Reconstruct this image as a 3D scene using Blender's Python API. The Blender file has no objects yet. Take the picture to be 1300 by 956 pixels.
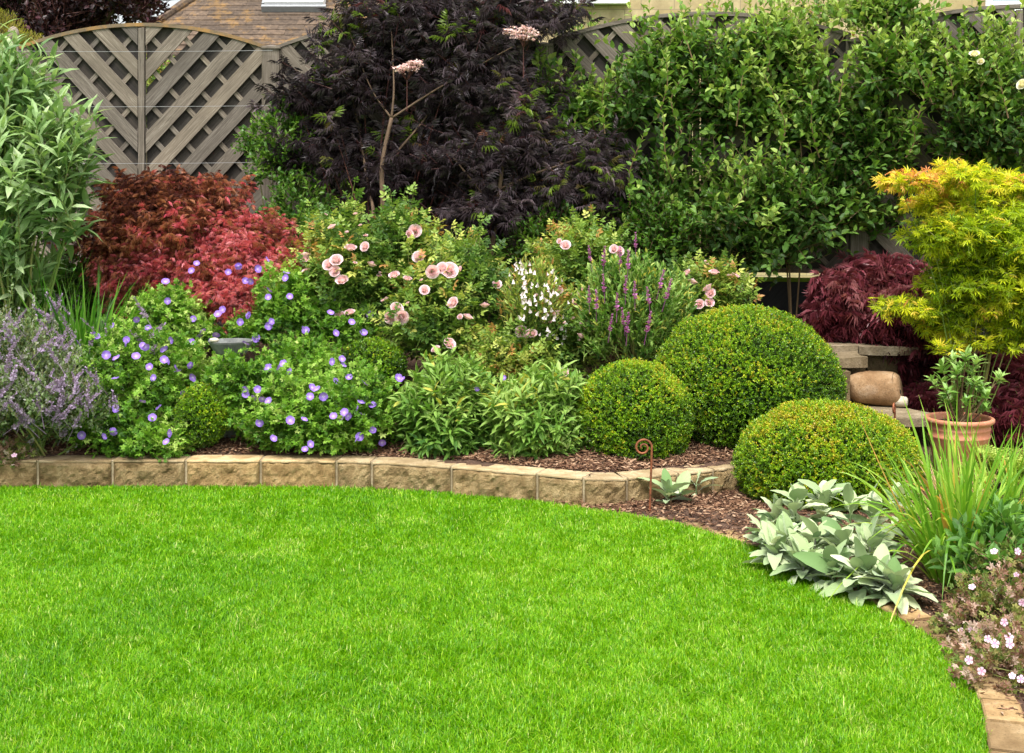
import bpy, math, random
import numpy as np
from mathutils import Matrix, Vector, Euler
R = np.random.default_rng(7)
random.seed(7)
F, CX, YH, H = 1700.0, 650.0, 242.0, 1.6
C = bpy.context.scene.collection

def at(px, py, Y):
    s = F / Y
    return np.array([(px - CX) / s, Y, H - (py - YH) / s])
def gnd(px, py, z=0.0):
    s = (py - YH) / (H - z)
    return np.array([(px - CX) / s, F / s, z])
def unit(v):
    v = np.asarray(v, float)
    return v / np.maximum(np.linalg.norm(v, axis=-1, keepdims=True), 1e-9)
def rvec(n): return unit(R.normal(size=(n, 3)))
_lat = R.random((32, 32, 32))
def vn(P, f=1.0, seed=0.0):                     # value noise 0..1
    P = np.asarray(P, float) * f + 13.7 * (seed + 1)
    i = np.floor(P).astype(int); t = P - i; t = t * t * (3 - 2 * t)
    out = 0
    for a in (0, 1):
        for b in (0, 1):
            for c in (0, 1):
                w = (t[..., 0] if a else 1 - t[..., 0]) * (t[..., 1] if b else 1 - t[..., 1]) * (t[..., 2] if c else 1 - t[..., 2])
                out = out + w * _lat[(i[..., 0] + a) % 32, (i[..., 1] + b) % 32, (i[..., 2] + c) % 32]
    return out
def vn2(x, y, f=1.0, seed=0.0): return vn(np.stack([x, y, np.zeros_like(x) + .37], -1), f, seed)

# ------------------------------------------------------------------ mesh builder
class MB:
    def __init__(s): s.V = []; s.Fs = []; s.r = []; s.tc = []; s.n = 0; s.has_tc = False
    def add(s, V, faces, r=0.5, tc=None):
        V = np.asarray(V, float).reshape(-1, 3); m = len(V)
        if m == 0: return
        s.V.append(V)
        for f in faces:
            if len(f): s.Fs.append(np.asarray(f, int) + s.n)
        s.r.append(np.broadcast_to(np.asarray(r, float), (m,)) if np.ndim(r) == 0 else np.asarray(r, float).reshape(-1))
        if tc is not None: s.has_tc = True; s.tc.append(np.asarray(tc, float).reshape(-1, 3))
        else: s.tc.append(np.zeros((m, 3)))
        s.n += m
    def build(s, name, mat, parent=None, smooth=False, local=False):
        me = bpy.data.meshes.new(name)
        V = np.concatenate(s.V)
        o = bpy.data.objects.new(name, me); C.objects.link(o)
        if parent is not None:
            o.parent = parent
            if not local: V = V - np.array(parent.location)
        me.vertices.add(len(V)); me.vertices.foreach_set('co', V.astype(np.float32).ravel())
        idx = np.concatenate([f.ravel() for f in s.Fs])
        tot = np.concatenate([np.full(len(f), f.shape[1]) for f in s.Fs])
        me.loops.add(len(idx)); me.loops.foreach_set('vertex_index', idx.astype(np.int32))
        me.polygons.add(len(tot)); st = np.concatenate([[0], np.cumsum(tot)[:-1]])
        me.polygons.foreach_set('loop_start', st.astype(np.int32))
        me.polygons.foreach_set('use_smooth', np.full(len(tot), bool(smooth)))
        a = me.attributes.new('rnd', 'FLOAT', 'POINT'); a.data.foreach_set('value', np.concatenate(s.r).astype(np.float32))
        if s.has_tc:
            a = me.attributes.new('tc', 'FLOAT_VECTOR', 'POINT'); a.data.foreach_set('vector', np.concatenate(s.tc).astype(np.float32).ravel())
        me.update(calc_edges=True)
        me.materials.append(mat)
        return o

def tag(o, label=None, cat=None, group=None, kind=None):
    if label: o['label'] = label
    if cat: o['category'] = cat
    if group: o['group'] = group
    if kind: o['kind'] = kind
    return o
def thing(name, label, cat, loc=(0, 0, 0), rz=0, group=None):
    o = bpy.data.objects.new(name, None); C.objects.link(o)
    o.location = [float(v) for v in loc]; o.rotation_euler = (0, 0, rz); o.empty_display_size = .1
    return tag(o, label, cat, group)

def scatter(mb, T, P, D, N, S, r):
    tv, fs = T; n = len(P)
    if n == 0: return
    Y = unit(D); X = unit(np.cross(Y, N)); Z = np.cross(X, Y)
    S = np.asarray(S, float)
    if S.ndim == 1: S = np.repeat(S[:, None], 3, 1)
    tv = np.asarray(tv, float)
    V = (P[:, None, :] + (tv[None, :, 0:1] * S[:, None, 0:1]) * X[:, None] + (tv[None, :, 1:2] * S[:, None, 1:2]) * Y[:, None]
         + (tv[None, :, 2:3] * S[:, None, 2:3]) * Z[:, None])
    m = len(tv); off = (np.arange(n) * m)[:, None, None]
    mb.add(V, [(np.asarray(f)[None] + off).reshape(-1, np.asarray(f).shape[1]) for f in fs], np.repeat(r, m))

# leaf templates, unit length along +Y, upper side +Z
def T_dia(w=.3, fold=.12, bend=-.1, m=.45):
    return ([(0, 0, 0), (w, m, fold * w * 2), (0, 1, bend), (-w, m, fold * w * 2)], [[(0, 1, 2), (0, 2, 3)]])
def T_oval(w=.28, fold=.3, bend=-.15):
    v = [(0, 0, 0), (0, .35, 0), (0, .7, bend * .4), (0, 1, bend),
         (w, .32, fold * w), (w * .82, .66, fold * w + bend * .35), (-w, .32, fold * w), (-w * .82, .66, fold * w + bend * .35)]
    return (v, [[(1, 4, 5, 2), (2, 7, 6, 1)], [(0, 4, 1), (0, 1, 6), (2, 5, 3), (2, 3, 7)]])
def T_palm(n, spread, w, lens=None, bend=-.12, c=(0, .25), stalk=0):
    v = []; f = []
    for k in range(n):
        a = (k - (n - 1) / 2) * spread; L = 1 if lens is None else lens[k]
        d = np.array([math.sin(a), math.cos(a)]); p = np.array([d[1], -d[0]])
        b = len(v); c0 = np.array(c)
        v += [(*c0, 0), (*(c0 + d * .5 * L + p * w), .03), (*(c0 + d * L), bend), (*(c0 + d * .5 * L - p * w), .03)]
        f += [(b, b + 1, b + 2), (b, b + 2, b + 3)]
    return (v, [f])
def T_multi(parts):      # parts: (template, origin, angle, scale, zdroop)
    V = []; fs = {}
    for (tv, tf), o, a, s, zd in parts:
        b = len(V); ca, sa = math.cos(a), math.sin(a)
        for x, y, z in tv: V.append((o[0] + s * (x * ca + y * sa), o[1] + s * (-x * sa + y * ca), z * s + zd * (y * s)))
        for f in tf:
            k = len(f[0]); fs.setdefault(k, []).extend([tuple(i + b for i in q) for q in f])
    return (V, list(fs.values()))
DIA = T_dia(); DIAW = T_dia(.38); OVAL = T_oval(); LANCE = T_oval(.13, .3, -.22); LANCEW = T_oval(.18, .3, -.2)
BOXL = T_dia(.33, .25, -.05, .5)
ROSEL = T_multi([(OVAL, (0, .62), 0, .42, -.1), (OVAL, (0, .55), 1.1, .36, -.1), (OVAL, (0, .55), -1.1, .36, -.1),
                 (OVAL, (0, .3), 1.2, .32, -.1), (OVAL, (0, .3), -1.2, .32, -.1)])
ELDER = T_multi([(T_palm(3, .5, .055, [.8, 1.1, .8], -.3, (0, 0)), (0, .5), 0, .55, -.15)] +
                [(T_palm(2, .45, .055, [.8, 1], -.3, (0, 0)), (0, .15 + .22 * i), sg * 1.0, .55, -.25) for i in range(2) for sg in (-1, 1)])
LACE = T_palm(6, .42, .038, [.6, .85, 1, .95, .8, .55], -.4, (0, 0))
ACER = T_palm(7, .62, .085, [.45, .7, .9, 1, .9, .7, .45], -.12, (0, .1))
GERL = T_palm(5, .95, .2, [.62, .62, .7, .62, .62], -.08, (0, .3))
def T_ger():
    v = [(0, .35, 0)]; n = 20
    for k in range(n):
        a = -2.75 + 5.5 * k / (n - 1); lobe = .38 + .3 * abs(math.sin(a * 2.5 * 5.5 / 5.5 + math.pi / 2)) + .05 * (k % 2)
        v.append((math.sin(a) * lobe, .35 + math.cos(a) * lobe, .05 - .18 * lobe * lobe))
    return (v, [[(0, k + 1, k) for k in range(1, n)]])
GER = T_palm(5, 1.05, .17, [.55, .6, .68, .6, .55], -.08, (0, .35))

def sprigs(mb, ms, P, D, L, k, T, size, ang=.9, up=.25, rj=.12, rbase=None, stemr=.002, taper=.35, t0=.1, nup=.8, jit=.25, droop=0.0):
    """n shoots from P along D, length L, k leaves each."""
    n = len(P)
    if n == 0: return
    D = unit(D); L = np.broadcast_to(np.asarray(L, float), (n,))
    u = unit(np.cross(D, rvec(n))); v = np.cross(D, u)
    j = np.tile(np.arange(k), n); i = np.repeat(np.arange(n), k)
    t = t0 + (1 - t0) * (j + R.random(n * k) * .6) / k
    ph = j * 2.4 + np.repeat(R.random(n) * 6.28, k) + R.normal(size=n * k) * .3
    pos = P[i] + D[i] * (L[i] * t)[:, None]; pos[:, 2] -= droop * (L[i] * t) ** 2 * 4
    a = ang * (1 - .45 * t) + R.normal(size=n * k) * jit * .5
    ld = np.cos(a)[:, None] * D[i] + np.sin(a)[:, None] * (np.cos(ph)[:, None] * u[i] + np.sin(ph)[:, None] * v[i])
    ld = ld + np.array([0, 0, up]) + R.normal(size=(n * k, 3)) * jit * .5
    N = D[i] * .6 + np.array([0, 0, nup]) + R.normal(size=(n * k, 3)) * .35
    s = size * (1 - taper * t) * (.75 + .5 * R.random(n * k))
    rb = R.random(n) if rbase is None else rbase
    r = np.clip(rb[i] + R.normal(size=n * k) * rj + .12 * (t - .5), 0, 1)
    scatter(mb, T, pos, ld, N, s, r)
    if ms is not None: sticks(ms, P, P + D * L[:, None] * .98, stemr)

def sticks(mb, A, B, r, r2=None):
    n = len(A)
    if n == 0: return
    D = unit(B - A); u = unit(np.cross(D, np.array([.3, .5, .81]))); v = np.cross(D, u)
    r = np.broadcast_to(np.asarray(r, float), (n,)); r2 = r * .6 if r2 is None else np.broadcast_to(np.asarray(r2, float), (n,))
    rings = []
    for (Q, q) in ((A, r), (B, r2)):
        for a in (0, 2.094, 4.189): rings.append(Q + q[:, None] * (math.cos(a) * u + math.sin(a) * v))
    V = np.stack(rings, 1); off = (np.arange(n) * 6)[:, None, None]
    f = np.array([(0, 1, 4, 3), (1, 2, 5, 4), (2, 0, 3, 5)])
    mb.add(V, [(f[None] + off).reshape(-1, 4)], np.repeat(R.random(n), 6))

def tube(mb, pts, rad, sides=8, r=.5, caps=True, bump=0):
    pts = np.asarray(pts, float); m = len(pts); rad = np.broadcast_to(np.asarray(rad, float), (m,))
    T = unit(np.gradient(pts, axis=0)); ref = np.array([0, 1, 0.01]) if abs(T[0][1]) < .9 else np.array([1, 0, 0.])
    V = []
    u = unit(np.cross(T[0], ref))
    L = 0; tc = []
    for i in range(m):
        u = unit(u - T[i] * np.dot(u, T[i])); w = np.cross(T[i], u)
        if i: L += np.linalg.norm(pts[i] - pts[i - 1])
        for k in range(sides):
            a = 2 * math.pi * k / sides; q = rad[i] * (1 + bump * random.uniform(-1, 1))
            V.append(pts[i] + q * (math.cos(a) * u + math.sin(a) * w)); tc.append((L, rad[i] * a, r * 10))
    f = [(i * sides + k, i * sides + (k + 1) % sides, (i + 1) * sides + (k + 1) % sides, (i + 1) * sides + k) for i in range(m - 1) for k in range(sides)]
    fs = [f]
    if caps: fs.append([tuple(range(sides))[::-1], tuple((m - 1) * sides + k for k in range(sides))])
    mb.add(V, fs, r, tc)

def spline(P, n):
    P = np.asarray(P, float); m = len(P); t = np.linspace(0, m - 1, n); out = []
    for x in t:
        i = min(int(x), m - 2); u = x - i
        p0 = P[max(i - 1, 0)]; p1 = P[i]; p2 = P[i + 1]; p3 = P[min(i + 2, m - 1)]
        out.append(.5 * ((2 * p1) + (-p0 + p2) * u + (2 * p0 - 5 * p1 + 4 * p2 - p3) * u * u + (-p0 + 3 * p1 - 3 * p2 + p3) * u ** 3))
    return np.array(out)

def ribbons(mb, B, D, L, W, droop, seg=8, r=None, fold=.15, sway=.15):
    """grass-like leaves that start at B towards D, arching over by droop"""
    n = len(B); D = unit(D); L = np.broadcast_to(np.asarray(L, float), (n,)); W = np.broadcast_to(np.asarray(W, float), (n,))
    droop = np.broadcast_to(np.asarray(droop, float), (n,))
    side = unit(np.cross(D, np.array([0, 0, 1.0]) + R.normal(size=(n, 3)) * .2))
    hz = D.copy(); hz[:, 2] = 0; hz = unit(hz); bendv = R.normal(size=(n, 1)) * sway * side
    t = np.linspace(0, 1, seg + 1)
    V = []
    for q in t:
        c = B + D * (L * q)[:, None] + hz * (L * droop * q ** 2 * .35)[:, None] - np.array([0, 0, 1.0]) * (L * droop * q ** 2.4)[:, None] + bendv * (L * q * q)[:, None]
        w = W * (min(1, q * 6 + .55)) * (1 - q ** 3) ** .8 * .5 + .0004
        V += [c - side * w[:, None] + np.array([0, 0, fold]) * w[:, None], c, c + side * w[:, None] + np.array([0, 0, fold]) * w[:, None]]
    V = np.stack(V, 1); m = 3 * (seg + 1); off = (np.arange(n) * m)[:, None, None]
    f = []
    for k in range(seg):
        a = 3 * k; f += [(a, a + 1, a + 4, a + 3), (a + 1, a + 2, a + 5, a + 4)]
    f = np.array(f)
    rr = R.random(n) if r is None else r
    mb.add(V, [(f[None] + off).reshape(-1, 4)], np.repeat(rr, m))

# blobs: (centre, radii)
def bb(x0, x1, y0, y1, Y, ry=None):
    s = F / Y; c = at((x0 + x1) / 2, (y0 + y1) / 2, Y); rx = (x1 - x0) / 2 / s; rz = (y1 - y0) / 2 / s
    return (c, np.array([rx, rx if ry is None else ry, rz]))
def shell(blobs, n, depth=.3, lump=.15, freq=2.5, zmin=None, bias=1.6, seed=0, front=.0, low=-1.0, cull=.82):
    ar = np.array([(b[1][0] * b[1][1] + b[1][0] * b[1][2] + b[1][1] * b[1][2]) for b in blobs]); ar = ar / ar.sum()
    Ps = []; Ns = []
    for q, (c, rr) in enumerate(blobs):
        m = int(n * ar[q] * 1.25) + 1
        d = rvec(m * 2); d = d[d[:, 2] > low]
        if front: d = d[R.random(len(d)) > front * np.clip(d[:, 1], 0, 1)]
        d = d[:m]
        nz = vn(d * freq + c, 1.0, seed) * 2 - 1 + .5 * (vn(d * freq * 2.3 + c, 1.0, seed + 3) * 2 - 1)
        k = (1 - depth * R.random(len(d)) ** bias) * (1 + lump * nz)
        P = c + d * rr * k[:, None]; N = unit(d / rr)
        keep = np.ones(len(d), bool)
        for q2, (c2, r2) in enumerate(blobs):
            if q2 != q: keep &= (((P - c2) / r2) ** 2).sum(1) > cull ** 2 * (1 - depth) ** 2
        if zmin is not None: keep &= P[:, 2] > zmin
        Ps.append(P[keep]); Ns.append(N[keep])
    return np.concatenate(Ps), np.concatenate(Ns)
def front_of(blobs, px, py, push=.01):
    d = np.array([(px - CX) / F, 1, -(py - YH) / F]); o = np.array([0, 0, H]); best = None
    for c, r in blobs:
        a = ((d / r) ** 2).sum(); b = 2 * ((o - c) / r * d / r).sum(); k = (((o - c) / r) ** 2).sum() - 1
        q = b * b - 4 * a * k
        t = (-b - math.sqrt(q)) / (2 * a) if q >= 0 else -b / (2 * a)
        if q < 0 and best is not None: continue
        if best is None or t < best: best = t
    return o + d * (best - push)

# ------------------------------------------------------------------ materials
def lin(c): return tuple((x / 12.92 if x <= .04045 else ((x + .055) / 1.055) ** 2.4) for x in c)
class NT:
    def __init__(s, name):
        s.m = bpy.data.materials.new(name); s.m.use_nodes = True; s.t = s.m.node_tree; s.N = s.t.nodes; s.L = s.t.links
        s.b = s.N['Principled BSDF']; s.out = s.N['Material Output']
    def n(s, t, **k):
        x = s.N.new(t)
        for a, v in k.items():
            if hasattr(x, a): setattr(x, a, v)
            else: x.inputs[a.replace('_', ' ')].default_value = v
        return x
    def l(s, a, b): s.L.new(a, b)
    def ramp(s, src, stops):
        x = s.n('ShaderNodeValToRGB'); e = x.color_ramp.elements
        while len(e) < len(stops): e.new(.5)
        for q, (p, c) in zip(e, stops): q.position = p; q.color = (*c[:3], 1)
        s.l(src, x.inputs[0]); return x.outputs[0]
    def attr(s, name='rnd', vec=False):
        x = s.n('ShaderNodeAttribute', attribute_name=name); return x.outputs['Vector'] if vec else x.outputs['Fac']
    def noise(s, vec, scale, detail=3, rough=.6, dist=0):
        x = s.n('ShaderNodeTexNoise'); x.inputs['Scale'].default_value = scale; x.inputs['Detail'].default_value = detail
        x.inputs['Roughness'].default_value = rough; x.inputs['Distortion'].default_value = dist
        if vec is not None: s.l(vec, x.inputs['Vector'])
        return x.outputs['Fac']
    def obj(s): return s.n('ShaderNodeTexCoord').outputs['Object']
    def gen(s): return s.n('ShaderNodeNewGeometry').outputs['Position']
    def mix(s, f, a, b, mode='MIX'):
        x = s.n('ShaderNodeMix', data_type='RGBA', blend_type=mode)
        for v, q in ((f, x.inputs[0]), (a, x.inputs[6]), (b, x.inputs[7])):
            if hasattr(v, 'links'): s.l(v, q)
            elif isinstance(v, (int, float)): q.default_value = v
            else: q.default_value = (*v, 1)
        return x.outputs[2]
    def bump(s, h, strength=.3, dist=.01):
        x = s.n('ShaderNodeBump'); x.inputs['Strength'].default_value = strength; x.inputs['Distance'].default_value = dist
        s.l(h, x.inputs['Height']); s.l(x.outputs[0], s.b.inputs['Normal'])
def leaf(name, stops, trans=.3, rough=.45, spec=.4, tcol=1.4, sheen=0):
    t = NT(name); n = len(stops)
    if not isinstance(stops[0][0], (int, float)) or len(stops[0]) == 3: stops = [(i / (n - 1), c) for i, c in enumerate(stops)]
    c = t.ramp(t.attr(), stops)
    t.l(c, t.b.inputs['Base Color']); t.b.inputs['Roughness'].default_value = rough; t.b.inputs['Specular IOR Level'].default_value = spec
    if sheen: t.b.inputs['Sheen Weight'].default_value = sheen; t.b.inputs['Sheen Roughness'].default_value = .5
    if trans:
        tr = t.n('ShaderNodeBsdfTranslucent'); g = t.mix(1.0, c, (tcol, tcol, tcol * .6), 'MULTIPLY'); t.l(g, tr.inputs[0])
        mx = t.n('ShaderNodeMixShader'); mx.inputs[0].default_value = trans
        t.l(t.b.outputs[0], mx.inputs[1]); t.l(tr.outputs[0], mx.inputs[2]); t.l(mx.outputs[0], t.out.inputs[0])
    return t.m
def plain(name, col, rough=.6, spec=.3, metal=0, var=.25, scale=30, bump=0, bd=.003):
    t = NT(name); o = t.obj(); f = t.noise(o, scale)
    c = t.ramp(f, [(.25, [x * (1 - var) for x in col]), (.75, [min(1, x * (1 + var)) for x in col])])
    t.l(c, t.b.inputs['Base Color']); t.b.inputs['Roughness'].default_value = rough
    t.b.inputs['Specular IOR Level'].default_value = spec; t.b.inputs['Metallic'].default_value = metal
    if bump: t.bump(f, bump, bd)
    return t.m

M = {}
M['grass'] = leaf('grass_blades', [(0, (.040, .155, .001)), (.35, (.110, .31, .001)), (.65, (.19, .41, .002)), (.88, (.32, .50, .015)), (1, (.58, .62, .22))], .35, .4, .35)
M['box'] = leaf('box_leaves', [(0, (.018, .055, .006)), (.28, (.07, .17, .008)), (.52, (.16, .33, .010)), (.78, (.30, .47, .012)), (.95, (.52, .52, .02)), (1, (.46, .36, .03))], .25, .35, .4)
M['core'] = plain('dark_core_shade', (.014, .028, .006), 1.0, 0, 0, .3, 60)  # near-black green standing for the shade inside the box balls
M['boxdark'] = leaf('dark_bush_leaves', [(.03, .07, .012), (.05, .13, .012), (.09, .19, .015)], .25, .45, .3)
M['apple'] = leaf('apple_leaves', [(0, (.025, .060, .010)), (.35, (.060, .140, .020)), (.7, (.14, .26, .035)), (1, (.34, .44, .10))], .3, .5, .28)
M['honey'] = leaf('honeysuckle_leaves', [(.03, .09, .012), (.08, .19, .02), (.16, .30, .03)], .3, .4, .4)
M['elder'] = leaf('elder_leaves', [(0, (.016, .010, .012)), (.4, (.045, .030, .036)), (.72, (.105, .078, .092)), (.88, (.17, .125, .14)), (.91, (.20, .05, .055)), (.94, (.15, .22, .03)), (1, (.17, .25, .03))], .12, .4, .5, 1.2)
M['redacer'] = leaf('red_acer_leaves', [(0, (.08, .024, .020)), (.25, (.26, .085, .045)), (.45, (.48, .22, .12)), (.62, (.52, .13, .12)), (.82, (.62, .12, .17)), (1, (.76, .30, .34))], .3, .45, .3, 1.3)
M['puracer'] = leaf('purple_acer_leaves', [(0, (.040, .010, .014)), (.4, (.13, .024, .034)), (.75, (.26, .06, .08)), (1, (.42, .17, .18))], .25, .4, .4, 1.3)
M['yelacer'] = leaf('golden_acer_leaves', [(0, (.12, .22, .006)), (.3, (.36, .48, .012)), (.6, (.68, .70, .025)), (.80, (.80, .60, .09)), (1, (.78, .34, .14))], .35, .45, .3, 1.2)
M['geran'] = leaf('geranium_leaves', [(0, (.035, .10, .010)), (.35, (.11, .26, .018)), (.7, (.24, .42, .045)), (1, (.46, .58, .16))], .3, .5, .3)
M['rose'] = leaf('rose_leaves', [(0, (.035, .085, .015)), (.35, (.10, .20, .03)), (.7, (.26, .37, .06)), (.95, (.52, .52, .12)), (1, (.46, .24, .08))], .3, .45, .35)
M['peren'] = leaf('perennial_leaves', [(0, (.045, .13, .02)), (.5, (.15, .29, .04)), (.95, (.33, .46, .12)), (1, (.50, .46, .08))], .3, .5, .3)
M['willow'] = leaf('long_pale_leaves', [(0, (.09, .18, .055)), (.5, (.25, .38, .14)), (1, (.48, .58, .33))], .3, .5, .35)
M['herb'] = leaf('herb_leaves', [(0, (.05, .14, .02)), (.5, (.15, .31, .05)), (1, (.34, .46, .14))], .3, .5, .3)
M['catleaf'] = leaf('catmint_leaves', [(.05, .09, .035), (.14, .22, .08), (.26, .33, .17), (.34, .30, .34)], .25, .6, .2)
M['lamb'] = leaf('woolly_leaves', [(0, (.14, .24, .08)), (.5, (.31, .41, .19)), (1, (.56, .62, .38))], .15, .8, .1, 1.1, .5)
M['daylily'] = leaf('strap_leaves', [(0, (.08, .23, .012)), (.5, (.21, .42, .03)), (.86, (.44, .58, .09)), (.93, (.62, .42, .07)), (1, (.55, .25, .06))], .35, .4, .4)
M['iris'] = leaf('dark_strap_leaves', [(.04, .15, .012), (.10, .29, .02), (.22, .42, .06)], .3, .4, .4)
M['straw'] = leaf('dry_leaves', [(.40, .24, .10), (.58, .40, .20), (.68, .52, .32)], .3, .7, .2)
M['rhodo'] = leaf('glossy_leaves', [(.08, .19, .025), (.20, .37, .07), (.44, .56, .20)], .25, .4, .4)
M['fern'] = leaf('fern_leaves', [(.17, .28, .03), (.30, .42, .06), (.45, .54, .12)], .35, .5, .3)
M['heuch'] = leaf('bronze_leaves', [(0, (.10, .16, .03)), (.3, (.24, .26, .06)), (.5, (.26, .13, .09)), (.75, (.42, .27, .20)), (1, (.58, .44, .38))], .25, .5, .3)
M['purtree'] = leaf('dark_tree_leaves', [(0, (.018, .010, .010)), (.6, (.055, .02, .024)), (.9, (.14, .03, .05)), (1, (.18, .08, .08))], .2, .4, .5, 1.2)
M['conifer'] = leaf('golden_conifer_needles', [(.10, .12, .012), (.26, .26, .02), (.42, .38, .05)], .2, .6, .2)
M['gflower'] = leaf('blue_purple_petals', [(0, (.80, .72, .92)), (.3, (.42, .27, .76)), (1, (.30, .17, .66))], .25, .5, .2, 1.1)
M['rpetal'] = leaf('pink_rose_petals', [(0, (.90, .48, .62)), (.45, (.93, .62, .74)), (1, (.95, .73, .82))], .35, .5, .2, 1.05)
M['cpetal'] = leaf('cream_rose_petals', [(0, (.85, .72, .35)), (.5, (.90, .82, .55)), (1, (.92, .88, .72))], .25, .5, .2, 1.05)
M['wpetal'] = leaf('white_bell_petals', [(0, (.62, .68, .25)), (.4, (.85, .72, .74)), (1, (.86, .76, .80))], .25, .5, .2, 1.05)
M['ppetal'] = leaf('pink_small_petals', [(.72, .34, .58), (.80, .48, .66), (.82, .58, .72)], .25, .5, .2, 1.05)
M['spike'] = leaf('magenta_florets', [(.30, .06, .26), (.50, .15, .42), (.62, .30, .55)], .25, .5, .2, 1.1)
M['lav'] = leaf('lavender_florets', [(.26, .18, .27), (.38, .28, .43), (.55, .45, .62)], .25, .6, .2, 1.1)
M['umbel'] = leaf('pink_umbel_florets', [(.70, .36, .36), (.82, .58, .55), (.88, .74, .70)], .2, .6, .2, 1.0)
M['stem'] = leaf('green_stems', [(.10, .17, .03), (.20, .26, .06), (.30, .28, .10)], 0, .6, .3)
M['rstem'] = leaf('brown_stems', [(.10, .06, .03), (.16, .10, .05), (.22, .15, .08)], 0, .7, .3)
M['dstem'] = leaf('dark_red_stems', [(.06, .02, .02), (.10, .035, .03), (.14, .06, .045)], 0, .6, .3)
def bark(name, a, b):
    t = NT(name); tc = t.attr('tc', True); mp = t.n('ShaderNodeMapping'); mp.inputs['Scale'].default_value = (6, 40, 1); t.l(tc, mp.inputs[0])
    f = t.noise(mp.outputs[0], 2, 5, .7); t.l(t.ramp(f, [(.3, a), (.7, b)]), t.b.inputs['Base Color']); t.b.inputs['Roughness'].default_value = .85
    t.bump(f, .6, .006); return t.m
M['bark'] = bark('elder_bark', (.05, .030, .018), (.17, .105, .06))
M['gbark'] = bark('acer_bark', (.16, .16, .03), (.30, .28, .06))
M['dbark'] = bark('dark_bark', (.05, .04, .03), (.14, .11, .08))
# weathered fence wood
def wood(name, a, b, c, moss=0):
    t = NT(name); tc = t.attr('tc', True)
    mp = t.n('ShaderNodeMapping'); mp.inputs['Scale'].default_value = (3.0, 70, 1); t.l(tc, mp.inputs[0])
    f = t.noise(mp.outputs[0], 1.7, 8, .75, .8)
    col = t.ramp(f, [(.28, a), (.52, b), (.78, c)])
    g = t.noise(tc, 3.2, 4, .6); col = t.mix(t.ramp(g, [(.35, (0, 0, 0)), (.7, (.65,) * 3)]), col, [x * .62 for x in b])
    w = t.n('ShaderNodeMapping'); w.inputs['Scale'].default_value = (0, 0, 1); t.l(tc, w.inputs[0])
    wn = t.n('ShaderNodeTexWhiteNoise', noise_dimensions='3D'); t.l(w.outputs[0], wn.inputs[0])
    v = t.ramp(wn.outputs['Value'], [(0, (.62, .62, .64)), (1, (1.2, 1.14, 1.04))]); col = t.mix(1.0, col, v, 'MULTIPLY')
    vo = t.n('ShaderNodeTexVoronoi'); vo.inputs['Scale'].default_value = 2.6; t.l(tc, vo.inputs['Vector'])
    kn = t.ramp(vo.outputs['Distance'], [(0, (1,) * 3), (.045, (0, 0, 0))]); col = t.mix(kn, col, (.035, .025, .018))
    if moss:
        mo = t.noise(t.gen(), 5, 4, .7); col = t.mix(t.ramp(mo, [(.45, (0, 0, 0)), (.6, (1,) * 3)]), col, moss)
    t.l(col, t.b.inputs['Base Color']); t.b.inputs['Roughness'].default_value = .85; t.b.inputs['Specular IOR Level'].default_value = .25
    t.bump(f, .5, .002); return t.m
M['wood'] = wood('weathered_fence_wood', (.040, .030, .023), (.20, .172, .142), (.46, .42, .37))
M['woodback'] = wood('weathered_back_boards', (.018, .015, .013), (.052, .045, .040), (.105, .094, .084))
M['woodmoss'] = wood('mossy_capping_wood', (.09, .07, .045), (.22, .17, .11), (.33, .26, .17), (.30, .17, .06))
M['woodgreen'] = wood('green_algae_rail', (.08, .16, .012), (.18, .30, .02), (.28, .40, .03))
M['wooddark'] = wood('shade_dark_boards', (.022, .022, .024), (.045, .045, .048), (.075, .075, .08))  # near-black tones put the shade on the low boards into their colour
# stone
def stone(name, a, b, c, scale=9, bump=.6, bd=.01, moss=None, rough=.9):
    t = NT(name); p = t.gen(); n1 = t.noise(p, scale, 6, .65, .4); n2 = t.noise(p, scale * 9, 4, .7); n3 = t.noise(p, scale * .35, 3, .6)
    col = t.ramp(n1, [(.3, a), (.5, b), (.72, c)])
    col = t.mix(t.ramp(n3, [(.4, (0,) * 3), (.65, (.7,) * 3)]), col, [a[0] * .8, a[1] * .75, a[2] * .7])
    col = t.mix(t.ramp(n2, [(.54, (0,) * 3), (.70, (.75,) * 3)]), col, [x * .30 for x in b])
    if moss: col = t.mix(t.ramp(t.noise(p, 14, 5, .75), [(.55, (0,) * 3), (.68, (.8,) * 3)]), col, moss)
    wn = t.attr(); v = t.ramp(wn, [(0, (.78, .76, .74)), (.5, (1, 1, 1)), (1, (1.15, 1.08, .98))]); col = t.mix(1.0, col, v, 'MULTIPLY')
    t.l(col, t.b.inputs['Base Color']); t.b.inputs['Roughness'].default_value = rough; t.b.inputs['Specular IOR Level'].default_value = .2
    ad = t.n('ShaderNodeMath', operation='ADD'); t.l(n1, ad.inputs[0]); t.l(n2, ad.inputs[1]); t.bump(ad.outputs[0], bump, bd); return t.m
M['sand'] = stone('buff_sandstone', (.22, .145, .062), (.46, .33, .16), (.64, .49, .27), 18, 1.0, .02)
M['sandtop'] = stone('sawn_sandstone_top', (.28, .20, .10), (.44, .34, .20), (.56, .45, .29), 12, .5, .005)
M['mortar'] = stone('pale_mortar', (.28, .22, .14), (.42, .34, .22), (.50, .41, .28), 20, .5, .004)
M['edge'] = stone('edging_sett_stone', (.20, .13, .06), (.36, .25, .125), (.50, .38, .22), 11, .6, .006)
M['slab'] = stone('yorkstone_slab', (.12, .092, .055), (.27, .215, .14), (.42, .35, .25), 7, .7, .008)
M['oldwall'] = stone('stained_garden_wall', (.07, .05, .026), (.16, .115, .06), (.27, .20, .11), 6, .7, .01, (.10, .10, .03))
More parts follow.
